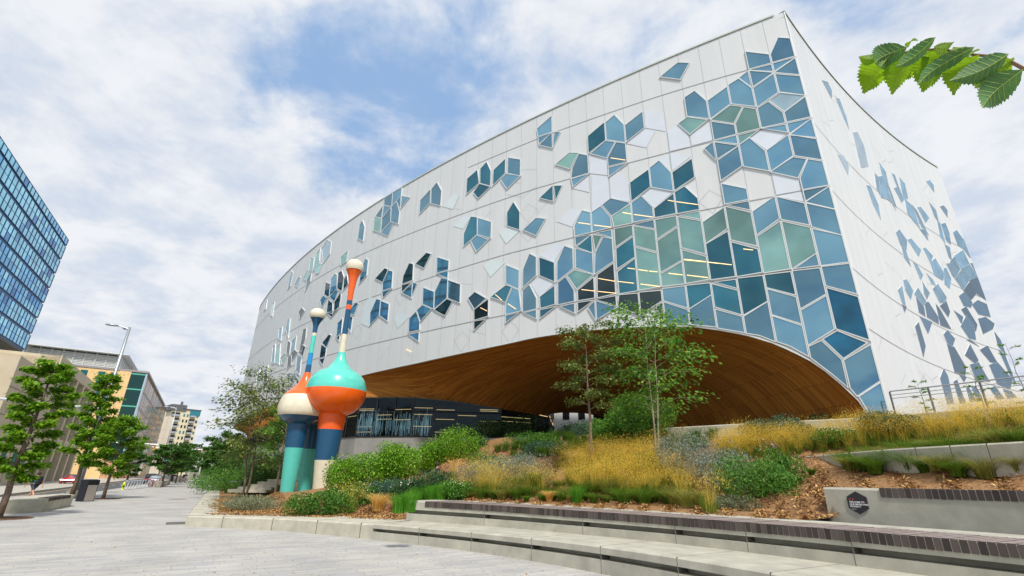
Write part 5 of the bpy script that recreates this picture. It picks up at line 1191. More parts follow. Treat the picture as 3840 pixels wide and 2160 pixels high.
# ---------------------------------------------------------------- trees
def tree(name,label,base,h,cr,tr,n,ls,lm,bark,clear=.25,shape='oval',layers=16,stems=1,cat='tree',group=None,seed=1,drip=.1,lean=(0,0),gapy=.5):
    rs=random.Random(seed); e=empty(name,base,0,label,cat,group); w=MB(); C=[];D=[]
    for s in range(stems):
        ox=rs.uniform(-.12,.12)*stems*(s>0); top=(lean[0]+rs.uniform(-.3,.3)*(s>0)+ox*3,lean[1]+rs.uniform(-.3,.3)*(s>0),h*(1-.12*s))
        tp=[Vector((ox,0,-.05))]+[Vector((ox+(top[0]-ox)*f+rs.uniform(-.05,.05),top[1]*f+rs.uniform(-.05,.05),top[2]*f)) for f in (.15,.3,.45,.6,.75,.9,1)]
        w.tube(tp,[tr*(1.15-f) for f in (0,.15,.3,.45,.6,.75,.9,1.1)],8)
        def on(f):
            k=min(6.999,f*7); i=int(k); return tp[i].lerp(tp[i+1],k-i)
        for i in range(layers):
            f=clear+(1-clear)*(i+.5)/layers*.97; a=i*2.4+rs.uniform(-.4,.4)+s; 
            g=(f-clear)/(1-clear)
            prof={'oval':math.sin(math.pi*min(1,max(0,g*.86+.12)))**.75,'cone':(1-g)**.75*min(1,g*5+.35),'airy':.55+.45*math.sin(math.pi*g)}[shape]
            L=cr*prof*rs.uniform(.75,1.12)/(1 if stems==1 else 1.15)
            st=on(f*.96); rise=L*(.35+.35*g)
            P=[st,st+Vector((math.cos(a)*L*.5,math.sin(a)*L*.5,rise*.6)),st+Vector((math.cos(a)*L,math.sin(a)*L,rise*.75-drip*L))]
            w.tube(P,[tr*.35*(1.1-g*.6),tr*.2,tr*.06],5)
            m=int(n/(layers*stems)*(.5+prof))
            nsub=max(3,int(L*3))
            for q in range(nsub):
                t=.25+.75*(q+.5)/nsub; c=P[0].lerp(P[1],t*2) if t<.5 else P[1].lerp(P[2],t*2-1); k=max(1,m//nsub)
                b=a+rs.uniform(-1.1,1.1); l2=cr*.28*rs.uniform(.5,1.2); t0=rng.random(k)
                X=np.array(c)+np.outer(t0*l2,[math.cos(b),math.sin(b),.1])+rng.normal(size=(k,3))*np.array([.14,.14,.10])*cr*gapy
                C.append(X); D.append(np.tile([math.cos(b),math.sin(b),-.45],(k,1)))
            # tip fan
    C=np.concatenate(C);D=np.concatenate(D); V,F=leaves(C,rng.uniform(.65,1.3,len(C))*ls,.75,.6,.1,D)
    w.build('trunk',bark,e,True); np_mesh('crown',V,F,lm,e); return e
def grate(base,label,r=1.15):
    e=empty('tree_grate',(base[0],base[1],.004),0,label,'tree grate'); m=MB()
    m.lathe([(0,.2),(.0,r),(.012,r),(.012,.2)],(0,0,0),32,cap=False); m.build('grate_ring',mat('rusty_grate',(.16,.075,.03),.9,0,12,.3),e)
    b=MB()
    for i in range(24): a=i*math.pi/12; b.box((math.cos(a)*(r*.55),math.sin(a)*(r*.55),.016),(r*.75,.025,.008),a)
    b.build('grate_bars',mat('dark_grate_bars',(.05,.03,.02),.9),e)
TB=[atz(-8,1945,0),atz(265,1868,0),atz(386,1871,0)]
tree('street_tree','nearest street tree at the left edge, behind the big concrete bench',TB[0],6.9,1.2,.12,8500,.20,LF_ELM,BARK,.20,'oval',34,seed=3,gapy=.62,drip=.05)
tree('street_tree','tallest street tree rising between the concrete bench and the black bin',TB[1],9.6,1.95,.14,9500,.23,LF_ELM,BARK,.22,'cone',36,seed=5,gapy=.6,drip=.05)
tree('street_tree','leafy street tree right of the black bin, standing in a brown grate',TB[2],5.9,1.65,.11,7000,.20,LF_ELM,BARK,.25,'oval',30,seed=8,gapy=.65,drip=.05)
for i,(p,l) in enumerate(((TB[0],'rusty ring grate under the nearest tree'),(TB[1],'rusty ring grate beside the black bin'),(TB[2],'rusty ring grate under the tree right of the bin'))): grate(p,l)
far=[(603,1826,5.2,2.4,'tree by the far concrete planter, nearest of the far row'),(632,1817,5.6,2.6,'second tree of the far row'),(657,1812,5.4,2.4,'third tree of the far row'),(672,1808,6.0,2.6,'fourth tree of the far row')]
for i,(u,v,h,r,l) in enumerate(far): tree('street_tree',l,atz(u,v,0),h*(1+.08*i),r,.13,4200,.30,LF_DARK,BARK,.28,'oval',18,seed=20+i)
for i,(u,v,d,h,r,l) in enumerate(((735,1795,175,7,4.0,'distant tree left of the far wall'),(800,1800,120,7.6,3.6,'dense tree beyond the far planter, left'),(835,1800,105,8.6,4.0,'dense tall tree beyond the far planter, right'),(880,1800,88,6.5,3.2,'dense tree behind the young trees'),(780,1800,165,7,3.4,'distant tree beside the signal pole'),(480,1790,150,6,3.0,'small far tree at the foot of the brick building'))):
    p=atd(u,v,d); tree('far_tree',l,(p[0],p[1],0),h,r,.2,4200,.42,LF_DARK,BARK,.12,'oval',18,seed=40+i)
# garden trees
pA=onT(2222,1748); pB=onT(2440,1733)
tree('young_tree','thin single-stemmed tree with sparse olive leaves before the dark arch',pA,6.3,1.5,.07,3000,.14,LF_OLIVE,BARK,.36,'airy',20,seed=61,gapy=.7,lean=(-.1,0))
tree('young_aspen','tall multi-stemmed aspen with sparse bright leaves before the wood arch',pB+np.array([.25,0,0]),6.9,2.9,.05,3000,.20,LF_ASP,BARKP,.28,'airy',18,stems=2,seed=64,gapy=.55)
p1=atd(925,1850,40); p1[2]=terr(*p1[:2]); p2=atd(985,1850,38); p2[2]=terr(*p2[:2]); p3=atd(1010,1840,39.5); p3[2]=terr(*p3[:2])
tree('young_aspen','young aspen with wide sparse branches left of the sculptures',p1,8.4,2.9,.075,4600,.20,LF_OLIVE,BARK,.26,'airy',24,stems=2,seed=71,gapy=.7)
tree('young_aspen','slim pale-stemmed young tree just left of the teal legs',p2+np.array([.8,0,0]),6.4,1.7,.07,2600,.17,LF_ASP,BARKP,.25,'airy',16,stems=2,seed=73,gapy=.8)
for u,v,d,h,l in ((3475,1550,26.2,1.9,'tiny sapling before the right facade, left one'),(3695,1545,25.6,2.2,'tiny sapling before the right facade, right one'),(3850,1500,26,3.0,'sapling at the right edge beside the facade')):
    p=atd(u,v,d); tree('sapling',l,(p[0],p[1],4.2),h,.4,.02,800,.05,LF_ASP,BARK,.1,'airy',12,seed=int(u))
st_=MB()
for i,(u,v) in enumerate(((962,1858),(974,1856),(842+100,1852))):
    p=atd(u,v,33); z=terr(p[0],p[1]); o=MB(); o.tube([(0,0,-.1),(.02,0,.45)],[.05,.05],7); q=o.build('wooden_stake',mat('stake_wood_%d'%i,(.34,.24,.12),.8),None,loc=None); q.location=(p[0],p[1],z); tag(q,('short wooden stake in the mulch left of the teal leg, taller','short wooden stake in the mulch beside the taller stake','short wooden stake near the grey cushion plant')[i],'stake')
# leafy twig hanging in at the upper right, close to the camera
def pxd(u,v,d): r_=ray(u,v); return Vector(tuple(CAMP+r_*(d/np.linalg.norm(r_))))
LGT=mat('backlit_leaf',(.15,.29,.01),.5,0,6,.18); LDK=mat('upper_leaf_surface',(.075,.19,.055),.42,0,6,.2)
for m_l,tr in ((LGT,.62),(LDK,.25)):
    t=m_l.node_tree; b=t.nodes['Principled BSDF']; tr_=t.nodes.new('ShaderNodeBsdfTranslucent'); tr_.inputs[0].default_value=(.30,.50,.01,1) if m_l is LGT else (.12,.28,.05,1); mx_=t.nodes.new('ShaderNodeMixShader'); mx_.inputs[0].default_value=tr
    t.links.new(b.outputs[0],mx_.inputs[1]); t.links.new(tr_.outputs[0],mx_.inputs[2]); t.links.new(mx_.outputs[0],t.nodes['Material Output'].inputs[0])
VEIN=mat('leaf_vein',(.42,.55,.10),.6)
twig=empty('overhanging_tree',pxd(3838,258,3.2),0,'leafy green twig of a tree hanging into view at the upper right','tree')
T0=twig.location
tk_=MB(); tk_.tube([Vector((5.6,1.3,-.05))-T0,Vector((5.62,1.35,1.5))-T0,Vector((5.55,1.4,3.2))-T0,Vector((5.6,1.3,5.0))-T0,Vector((5.5,1.2,7.0))-T0],[.15,.12,.10,.07,.03],10); tk_.tube([Vector((5.56,1.4,3.0))-T0,Vector((4.9,1.9,3.35))-T0,pxd(4300,380,3.4)-T0],[.06,.03,.014],8); tk_.build('trunk',BARK,twig,True)
tw=MB(); tp=[pxd(u,v,d)-T0 for u,v,d in ((4300,380,3.4),(4000,300,3.3),(3838,258,3.2),(3760,215,3.15),(3650,205,3.1),(3520,182,3.1),(3400,195,3.1),(3290,235,3.05))]
tw.tube(tp,[.014,.011,.008,.007,.006,.005,.004,.003],7); tw.build('stem',mat('twig_bark',(.22,.12,.07),.7),twig,True)
def c7(x,y): return (3100+x/3.481,100+y/3.481)
def leaf(p0,p1,wd,dist,m_l,foldv=.15,curl=.12,tilt=0):
    """serrated leaf from stalk pixel to tip pixel; wd width in px"""
    a=pxd(*c7(*p0),dist+tilt); b=pxd(*c7(*p1),dist-tilt); ax=b-a; L=ax.length; axn=ax.normalized(); vw=Vector(tuple(fw)); s=axn.cross(vw).normalized(); nn=s.cross(axn); W=wd/3.481*dist/FPX*.92
    mb=MB(); nS=28; Cn=[];Lf=[];Rt=[]; curl*=random.uniform(.2,2.6); foldv*=random.uniform(.3,2.2); bend=random.uniform(-.10,.10); asy=random.uniform(.82,1.15)
    for i in range(nS+1):
        t_=i/nS; wv=(math.sin(math.pi*min(1,t_**.72))**.8)*(1-.12*t_) if 0<t_<1 else 0
        if t_>.82: wv=wv*.75
        ser=1+random.uniform(.03,.10)*(1 if i%2 else -1) if .05<t_<.95 else 1
        c=a+ax*t_+nn*(curl*L*math.sin(math.pi*t_))+s*(bend*L*math.sin(math.pi*t_)); Cn.append(c-T0)
        for Q,sg in ((Lf,1),(Rt,-1)): Q.append(c+s*sg*W*.5*wv*ser*(asy if sg>0 else 2-asy)+nn*(foldv*W*wv)+axn*(W*.06 if i%2 else 0)-T0)
    mb.grid([[Lf[i],(Lf[i]+Cn[i])*.5,Cn[i]] for i in range(nS+1)]); mb.grid([[Cn[i],(Rt[i]+Cn[i])*.5,Rt[i]] for i in range(nS+1)])
    o=mb.build('leaf',m_l,twig,True)
    if True:
        v=MB(); v.tube([c-nn*.002 for c in Cn],[.0016*(1-i/nS*.7) for i in range(nS+1)],4)
        for i in range(3,nS-3,3):
            for Q in (Lf,Rt): v.tube([Cn[i]-nn*.001,Cn[i].lerp(Q[min(nS,i+2)],.9)-nn*.002],[.0009,.0004],3)
        v.build('vein',VEIN,o)
    return o
for p0,p1,wd,dk,dd in (((860,370),(485,870),330,0,3.0),((1150,330),(860,885),290,0,3.02),((1330,330),(1000,700),330,0,3.08),((1560,300),(1260,850),330,0,3.05),((1700,330),(1300,640),300,0,3.1),((1990,370),(1670,895),280,0,3.06),((2180,420),(1960,800),330,0,3.12),((2400,420),(2040,760),300,0,3.1),
   ((1050,270),(640,470),250,1,2.95),((900,260),(700,525),170,1,2.96),((1420,140),(900,520),150,1,2.93),((1060,265),(1195,180),90,0,3.0),((1400,260),(1660,195),150,0,3.0),((1650,270),(1830,260),130,0,3.0),((1930,265),(1185,760),165,1,2.92),((2375,355),(1610,705),230,1,2.92),((2560,560),(2035,1050),300,1,2.9),((690,400),(420,390),120,0,2.97),((1800,350),(1985,290),150,0,3.05),((2200,420),(2440,400),170,0,3.1),((1240,300),(1320,370),150,0,3.05)):
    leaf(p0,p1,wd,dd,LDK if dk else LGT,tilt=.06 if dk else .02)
# ================================================================ left side: buildings
def wbox(mb,a0,a1,l0,l1,z0,z1,mi=None): slab(mb,a0,a1,l0,l1,z0,z1,mi)
def sb(name,label,loc,cat='building'): return empty(name,loc,0,label,cat)
def put(mb,o,name,mats,parent=None):
    l=o.location; mb.v=[(x-l.x,y-l.y,z-l.z) for x,y,z in mb.v]; return mb.build(name,mats,parent or o)
# blue glass tower
tw_=sb('glass_tower','blue glass office tower with horizontal banded storeys at the left edge',sp(133,35,0))
GB=[mat('tower_glass_blue',(.11,.40,.68),.05,.75,.25,.35),mat('tower_glass_cyan',(.27,.64,.82),.06,.75,.25,.25),mat('tower_glass_deep',(.03,.17,.42),.05,.7,.25,.3)]
BNAVY=mat('tower_mullion_navy',(.025,.10,.24),.4); 
core=MB(); wbox(core,60,131.8,35.6,80,24.6,47.8); wbox(core,70,122,42,75,0,24); put(core,tw_,'tower_core',mat('tower_core_dark',(.015,.04,.09),.5))
rt_=random.Random(5); zb=24.2
for f in range(8):
    h=3.36 if f<7 else 1.5; z0=zb+f*3.36 if f<7 else 47.95; g_=MB(); m_=MB(); a=132.9
    rowsz=[(z0+.42,z0+1.80),(z0+1.86,z0+3.2)] if f<7 else [(z0+.1,z0+1.4)]
    wbox(m_,60,133,35.12,35.7,z0+.0,z0+.34); 
    while a>62:
        for (q0,q1) in rowsz:
            c=0 if rt_.random()<.35+.3*math.sin(f*.9) else 1
            if rt_.random()<.05: c=2
            g_.face([sp(a,35,q0),sp(a-1.66,35,q0),sp(a-1.66,35,q1),sp(a,35,q1)],c)
        a-=1.75
        wbox(m_,a-.02,a+.09,34.93,35.1,rowsz[0][0]-.08,rowsz[-1][1]+.05)
    wbox(m_,60,133,34.95,35.1,rowsz[0][0]-.1,rowsz[0][0]); wbox(m_,60,133,34.95,35.1,rowsz[-1][1],rowsz[-1][1]+.08)
    if len(rowsz)>1: wbox(m_,60,133,34.97,35.1,rowsz[0][1],rowsz[1][0])
    wbox(m_,133,133.3,34.95,60,rowsz[0][0]-.1,rowsz[-1][1]+.08)
    so2=put(g_,tw_,'storey_glazing',GB); put(m_,tw_,'storey_frame',BNAVY)
us=MB(); wbox(us,60,133,35.2,80,23.9,24.25); put(us,tw_,'underside_panel',mat('tower_underside',(.12,.13,.13),.6,.3))
tw_.rotation_euler=(0,0,R(-2.02))
# beige stone building
stn=mat('buff_sandstone',(.56,.48,.35),.85,0,.5,.08,detail=8); stn2=mat('buff_sandstone_light',(.64,.55,.40),.85,0,.4,.08)
GD=mat('dark_window_glass',(.03,.08,.10),.08,.4); GTE=mat('teal_window_glass',(.05,.26,.30),.07,.5)
sn=sb('stone_building','beige stone office building with deep square windows and tall piers',sp(101,22,0))
m_=MB(); L0=22
wbox(m_,101,135,L0+2.6,60,0,18.2)           # core behind the loggia
wbox(m_,101,135,L0,L0+2.6,17.0,18.7); wbox(m_,101,103.2,L0,60,0,18.69); wbox(m_,101.3,134.8,L0+.4,59.6,18.2,18.45)
put(m_,sn,'wall',stn2)
sf=MB(); wbox(sf,100.95,135.05,L0-.05,L0+.15,17.05,18.75); 
for k in range(6):
    a=104.6+k*6.2; wbox(sf,a-1.0,a+.2,L0-.02,L0+2.6,.0,17.04)
for z0,z1 in ((11.6,13.0),(5.6,7.0)): wbox(sf,103,135,L0+.3,L0+2.6,z0,z1)
put(sf,sn,'piers_and_beams',stn)
for k in range(5):
    a=104.8+k*6.2
    for z0,z1 in ((13.02,17.0),(7.02,11.58),(.6,5.58)):
        q=MB(); wbox(q,a+.02,a+4.98,L0+2.42,L0+2.58,z0,z1); wo=put(q,sn,'window',GTE if z0>12 else GD)
        fr_=MB()
        for t_ in (.2,1.8,3.4,4.9): wbox(fr_,a+t_,a+t_+.1,L0+2.33,L0+2.41,z0,z1)
        fr_.v=[(x-sn.location.x,y-sn.location.y,z) for x,y,z in fr_.v]; fr_.build('frame',DARKM,wo)
    q=MB(); wbox(q,a+.6,a+4.2,L0+.24,L0+.31,12.2,12.45); put(q,sn,'slot',DARKM)
for k in range(4):
    l=27+k*7; q=MB(); wbox(q,100.93,100.99,l,l+2.4,14.6,16.6); put(q,sn,'window',GD)
# lower front block of the stone building
wbl=MB(); wbox(wbl,81,100.9,L0-.6,60,0,14.9); put(wbl,sn,'front_block',stn)
wj=MB()
for z in (11.2,8.0,4.2): wbox(wj,81.3,100.8,L0-.63,L0-.605,z,z+.07)
for a in (86,91,96): wbox(wj,a,a+.07,L0-.635,L0-.61,.2,14.6)
for k in range(3): wbox(wj,83+k*6,86.4+k*6,L0-.64,L0-.615,10.2-.0,10.5)
put(wj,sn,'stone_joint',mat('stone_joint',(.20,.16,.11),.9))
for k in range(4):
    q=MB(); wbox(q,83+k*4.6,84.6+k*4.6,L0-.66,L0-.62,1.0,4.0); put(q,sn,'window',GTE)
for k in range(3):
    l=24+k*7; q=MB(); wbox(q,80.93,80.99,l,l+2.2,10.4,12.4); put(q,sn,'window',GD)
# brick and glass college building
bk=sb('brick_building','long salmon brick building with rows of narrow windows and a green glass corner',sp(171,18,0))
SALM=mat('salmon_brick',(.60,.36,.20),.85,0,1.5,.12); SALY=mat('yellow_brick',(.84,.58,.28),.85,0,1.5,.08); GRY=mat('grey_band',(.33,.31,.32),.6); GRN=mat('green_corner_glass',(.012,.06,.055),.08,.3); GRL=mat('green_floor_edge',(.12,.50,.38),.3)
TOPZ=28.3; a0=171; a1=276
m_=MB(); wbox(m_,a0+.05,a1,18.2,42,0,TOPZ-.4); put(m_,bk,'wall',SALM)
m_=MB(); wbox(m_,a0-.25,a1,17.7,42,TOPZ-.4,TOPZ+.15)
for z in (23.2,18.6,14.0,9.4,4.8): wbox(m_,a0+2.2,a1,18.12,18.2,z-.3,z+.3)
put(m_,bk,'grey_floor_bands',GRY)
WM=[mat('win_black',(.012,.015,.02),.1,.2),GTE,mat('win_pale',(.35,.5,.5),.1,.4)]
rb_=random.Random(9); farw=MB()
for f,(z0,z1) in enumerate(((23.6,27.6),(19.0,22.8),(14.4,18.2),(9.8,13.6),(5.2,9.0),(.8,4.4))):
    q=MB(); a=a0+4.0
    while a<a1-2:
        wd=rb_.choice((.7,1.0,1.5)); mi_=0 if rb_.random()<.62 else (1 if rb_.random()<.75 else 2)
        if a<a0+34: q1=MB(); wbox(q1,a,a+wd,18.16,18.25,z0,z1); put(q1,bk,'window',WM[mi_])
        else: wbox(farw,a,a+wd,18.16,18.25,z0,z1,mi_)
        a+=wd+rb_.choice((.8,1.1,1.7,2.2))
tag(put(farw,bk,'far_windows',WM),kind='stuff')
q=MB()
wbox(q,a0-.05,a0+1.9,17.95,18.3,4.5,TOPZ-.5); put(q,bk,'corner_mullion',mat('pale_corner_mullion',(.45,.60,.70),.4))
q=MB(); wbox(q,a0-.2,a0+.04,18.3,21.6,4.5,TOPZ-.6); put(q,bk,'corner_glass',GRN)
for z in (23.0,18.4,13.8,9.2,27.2): q=MB(); wbox(q,a0-.24,a0-.21,18.3,21.6,z,z+.35); put(q,bk,'glass_floor_edge',GRL)
q=MB(); wbox(q,a0-.3,a0+.04,21.6,24.2,0,TOPZ-.45); wbox(q,a0-.1,a0+.04,24.2,42,0,TOPZ-.45); put(q,bk,'yellow_brick_panel',SALY)
for k,l in enumerate((24.6,27.2,31.0,34.6,38.2)):
    for z0 in ((24.0,19.2,14.6,10) if k<2 else (24.0,19.2)):
        q=MB(); wbox(q,a0-.2,a0-.12,l,l+1.5,z0,z0+3.2); put(q,bk,'side_window',GTE)
q=MB(); wbox(q,a0+50,a0+58,17.6,18.1,.5,9.5); put(q,bk,'glass_entrance_bay',mat('pale_bay_glass',(.55,.72,.78),.08,.6))
# rooftop screen
q=MB(); wbox(q,a0+3.5,a0+32,25.5,46,TOPZ,TOPZ+4.0); put(q,bk,'rooftop_screen',mat('rooftop_screen_grey',(.68,.69,.64),.6,.1))
q=MB()
for z in np.arange(TOPZ+.3,TOPZ+3.9,.42):
    wbox(q,a0+3.3,a0+3.48,25.3,46,z,z+.14); wbox(q,a0+3.5,a0+32,25.3,25.48,z,z+.14)
for l in np.arange(26,46,2.4): wbox(q,a0+3.0,a0+3.28,l,l+.12,TOPZ,TOPZ+4.6)
for a in np.arange(a0+4,a0+32,3): wbox(q,a,a+.12,25.0,25.28,TOPZ,TOPZ+4.6)
put(q,bk,'screen_louvres',mat('white_louvres',(.75,.77,.74),.5))
q=MB(); wbox(q,a0+1.6,a0+33,23.6,47,TOPZ+4.4,TOPZ+4.6); put(q,bk,'screen_canopy',mat('white_canopy',(.78,.80,.78),.5))
# white wing with college name
wg=sb('college_wing','pale windowless college wing with dark lettering on its end wall',atd(625,1700,300)*np.array([1,1,0])); pp=atd(625,1700,300)
zt_=2+.0845*300; lz=wg.location
q=MB(); azc=R(-34.65); ex=Vector((math.cos(azc),-math.sin(azc),0)); 
wg.rotation_euler=(0,0,-azc); wg.location=(math.sin(azc)*300,math.cos(azc)*300,0)
q.box((0,6,zt_/2),(7.6,12,zt_)); q.build('wall',mat('pale_concrete_panels',(.62,.56,.45),.8,0,.3,.05),wg)
q=MB()
for z in (5,9,13,17,21): q.box((0,-.01,z),(7.6,.03,.06))
for x in (-1.3,1.2): q.box((x,-.012,zt_/2),(.06,.03,zt_))
q.build('panel_joint',GRY,wg)
text('BOW\nVALLEY\nCOLLEGE',2.25,(.0,-.05,9.6),wg,mat('dark_letters',(.05,.045,.04),.6),'lettering',.08,align='CENTER',bold=.05)
# residential tower
rs_=empty('apartment_tower',(math.sin(R(-33.2))*330,math.cos(R(-33.2))*330,0),R(33.2)+.25,'cream high-rise apartment tower with balconies and dark roof storey','building')
CRM=mat('cream_render',(.74,.66,.46),.8,0,.3,.06); q=MB(); HH=2+.098*330
q.box((.5,6,HH/2),(13.5,12,HH)); q.build('wall',CRM,rs_)
q=MB(); q.box((-3.6,5.6,HH+.6),(7.4,12.2,3.2)); q.box((3.0,5.8,HH+.15),(9.4,12.6,.5)); q.box((-1.3,5.8,HH+3.4),(1,1,2.4)); q.build('roof_storey',mat('dark_roof_storey',(.12,.12,.13),.7),rs_)
q=MB(); q.box((4.9,-.05,HH-1.6),(5.2,.3,3.0)); q.build('penthouse_glass',GTE,rs_)
for x,wd in ((-.2,.8),(1.5,.8),(6.4,.8)):
    for k in range(9):
        z=HH-3.2-k*3.0; w2=MB(); w2.box((x,-.03,z),(wd,.12,1.5)); w2.build('window',WM[0] if k%3 else GTE,rs_)
for k in range(9):
    for x,wd in ((3.9,2.6),(-4.3,3.9)):
        z=HH-3.2-k*3.0; w2=MB(); w2.box((x,-.02,z+.3),(wd,.2,1.9)); bb=w2.build('balcony_recess',mat('balcony_dark_%d'%(k%2),(.05,.06,.07),.5) if k<2 and x>0 else WM[0],rs_)
        w3=MB(); w3.box((x,-.75,z-.75),(wd,1.4,.18)); w3.box((x,-1.4,z-.25),(wd,.05,.8)); w3.build('balcony',mat('balcony_grey',(.38,.40,.42),.5) if (k==0 and x>0) else bpy.data.materials['balcony_grey'],rs_)
# far hillside
hl=MB(); rows_=[]
for i,az in enumerate(np.linspace(-60,-20,60)):
    rr2=[]
    for j_,(d_,z_) in enumerate(((380,-.1),(430,5),(520,14),(620,20),(760,22+2*math.sin(i*.7)),(900,15))): p=azd(az,d_); rr2.append((p[0],p[1],z_))
    rows_.append(rr2)
hl.grid(rows_); tag(hl.build('hills',mat('wooded_hillside',(.07,.11,.05),.9,0,.03,.3)),'low wooded hillside far down the street','hill',kind='structure')
def far_house(name,label,u,v,d,w_,dp,h,c,rz=.5,rows3=4):
    p=atd(u,v,d); e=empty(name,(p[0],p[1],p[2]-h),rz,label,'building'); q=MB(); q.box((0,0,h/2),(w_,dp,h)); q.build('wall',mat(name+'_wall',c,.85,0,.3,.1),e)
    r_=MB(); r_.box((0,0,h+.25),(w_+.6,dp+.6,.5)); r_.build('roof',GRY,e)
    for k in range(rows3):
        w2=MB()
        for x in np.arange(-w_/2+1.2,w_/2-1,2.6): w2.box((x,-dp/2-.03,h*(k+.55)/rows3),(1.3,.1,h/rows3*.5))
        w2.build('window_row',WM[0],e)
far_house('brick_apartment_block','orange brick block on the far hillside',742,1683,470,19,12,17,(.46,.20,.10),.5)
far_house('pale_apartment_block','small pale block on the far hillside',785,1698,460,12,10,13,(.62,.58,.50),.4)
far_house('grey_apartment_block','grey block right of the orange brick one',765,1688,480,9,10,14,(.3,.3,.32),.5)
far_house('pale_hill_house','white block at the foot of the hillside',775,1715,430,14,8,12,(.7,.68,.62),.4)
far_house('orange_far_building','orange building seen past the wood soffit at the left',905,1655,150,6,8,17,(.62,.27,.08),.6)
for i,(u,v,d,h,r,l) in enumerate(((725,1668,520,14,8,'broad tree on the skyline left of the spruce'),(757,1662,520,18,4,'pointed dark spruce on the skyline'),(780,1678,520,13,8,'round tree on the skyline right of the spruce'),(800,1680,500,13,6,'dark tree on the skyline, rightmost'),(820,1700,480,12,9,'tree low on the far hillside'),(860,1700,480,12,12,'tree on the hillside behind the young aspens'))):
    p=atd(u,v,d); tree('skyline_tree',l,(p[0],p[1],p[2]-h),h,r,.4,900,1.5,LF_DARK,BARK,.08,'cone' if i==1 else 'oval',14,seed=90+i)
# building beyond the arch
by=sb('white_building','white building with dark windows seen through the opening under the arch',azd(6,120).tolist()+[3]); by.rotation_euler=(0,0,R(-6)); q=MB(); q.box((3,0,9),(26,14,18)); q.build('wall',mat('white_render',(.78,.78,.76),.7),by)
for x in (-6,-2.5,1,4.5,8,11.5):
    for z in (5.5,9,12.5): q=MB(); q.box((x,-7.03,z),(1.5,.12,2.2)); q.build('window',WM[0],by)
# concrete stair and rails beside the bed
sa=empty('concrete_stair',(0,0,0),0,'short pale concrete stair climbing beside the base wall','stairs'); sc_=atd(960,1812,41); sa.location=(sc_[0],sc_[1],.75); q=MB()
for k in range(5): q.box((k*.42,k*.15,.09+.17*k),(2.6-k*.3,2.2,.19)); 
q.build('steps',CONC,sa)
hr_=empty('stair_handrail',(0,0,0),0,'thin pale metal handrail rising beside the concrete stair','handrail'); P=[atd(862,1804,44),atd(902,1806,43),atd(1010,1765,42),atd(1070,1745,42)]; hr_.location=tuple(P[0]); q=MB(); q.tube([tuple(p-P[0]) for p in P],.03,6); q.tube([tuple(p-P[0]-np.array([0,0,.28])) for p in P[1:]],.02,6); q.build('rail',STEEL,hr_)
for p in P[1:3]:
    q=MB(); q.tube([tuple(p-P[0]),tuple(p-P[0]-np.array([0,0,1.0]))],.025,6); q.build('post',STEEL,hr_)
st2=empty('concrete_stair',(0,0,0),0,'wide concrete steps behind the tallest figure','stairs'); c_=atd(1285,1770,37.5); st2.location=(c_[0],c_[1],terr(c_[0],c_[1])-.1); q=MB()
for k in range(5): q.box((.2*k,k*.35,.1+.18*k),(4.2,.7,.2))
q.build('steps',CONC2,st2)
hr2=empty('stair_handrail',(0,0,0),0,'pair of thin rails above the wide steps behind the figures','handrail'); P=[atd(1225,1745,40),atd(1290,1705,40)]; hr2.location=tuple(P[0]); q=MB(); q.tube([(0,0,0),tuple(P[1]-P[0])],.025,6); q.tube([(0,0,-.4),tuple(P[1]-P[0]-np.array([0,0,.4]))],.025,6); q.build('rail',STEEL,hr2)
for f in (0,1):
    q=MB(); p=(P[1]-P[0])*f; q.tube([tuple(p),tuple(p-np.array([0,0,1.1]))],.025,6); q.build('post',STEEL,hr2)
# far planter wall and far parapet
fw_=empty('far_planter_wall',(*atz(775,1812,0)[:2],0),0,'curved low concrete wall of the next planting bed down the plaza','wall')
Pf=spline([np.array([*atz(u,v,0)[:2],0,.6]) for u,v in ((768,1800),(776,1812),(800,1826),(838,1836),(868,1838))],6); q=MB(); sweep(q,Pf,[(0,0),(0,.5),(.15,.5),(.15,.65),(0,.65),(0,1),(1.6,1),(1.6,0)],flip=False); toW(q,fw_).build('wall_blocks',CONC,fw_)
fp_=empty('far_parapet',(*atz(740,1798,0)[:2],0),0,'long pale parapet wall closing the far end of the plaza','wall'); q=MB(); a,b=atz(700,1799,0),atz(782,1799,0); dx=b-a; q.box(tuple((a+b)/2+np.array([0,0,.95])),(np.linalg.norm(dx),.5,1.9),math.atan2(dx[1],dx[0])); toW(q,fp_).build('wall_blocks',CONC,fp_)
# ================================================================ street furniture
# big concrete bench
def planter(label,P,h,flare=.12,slat=None,kind='concrete_bench',cat='bench'):
    c=np.mean([p[:2] for p in P],0); e=empty(kind,(c[0],c[1],0),0,label,cat); mb=MB(); n=len(P)
    q=[np.array(p[:2])-c for p in P]
    lo=[p*(1-.0) for p in q]; hi=[p*(1+flare) for p in q]
    for i in range(n):
        k=(i+1)%n; mb.face([(*lo[i],0),(*lo[k],0),(*hi[k],h-.02),(*hi[i],h-.02)]); mb.face([(*hi[i],h-.02),(*hi[k],h-.02),(*(hi[k]*.985),h),(*(hi[i]*.985),h)])
    mb.face([(*(p*.985),h) for p in hi]); mb.build('block',CONC,e)
    if slat is not None:
        i,k,f0,f1=slat; a=hi[i]*(1-f0)+hi[k]*f0; b=hi[i]*(1-f1)+hi[k]*f1; d=b-a; L=np.linalg.norm(d); nn=np.array([d[1],-d[0]])/L
        if nn@(a)<0: nn=-nn
        s=MB(); m=int(L/.1)
        for j in range(m):
            p=a+d*(j+.5)/m-nn*.22; s.box((p[0],p[1],h-.055),(.46,.08,.16),math.atan2(nn[1],nn[0]))
        s.build('bench_slats',SLAT,e)
    return e
bp_=[atz(10,1926,0),atz(152,1921,0),atz(262,1899,0)]; ba=bp_[0]; v1=bp_[2]-bp_[1]
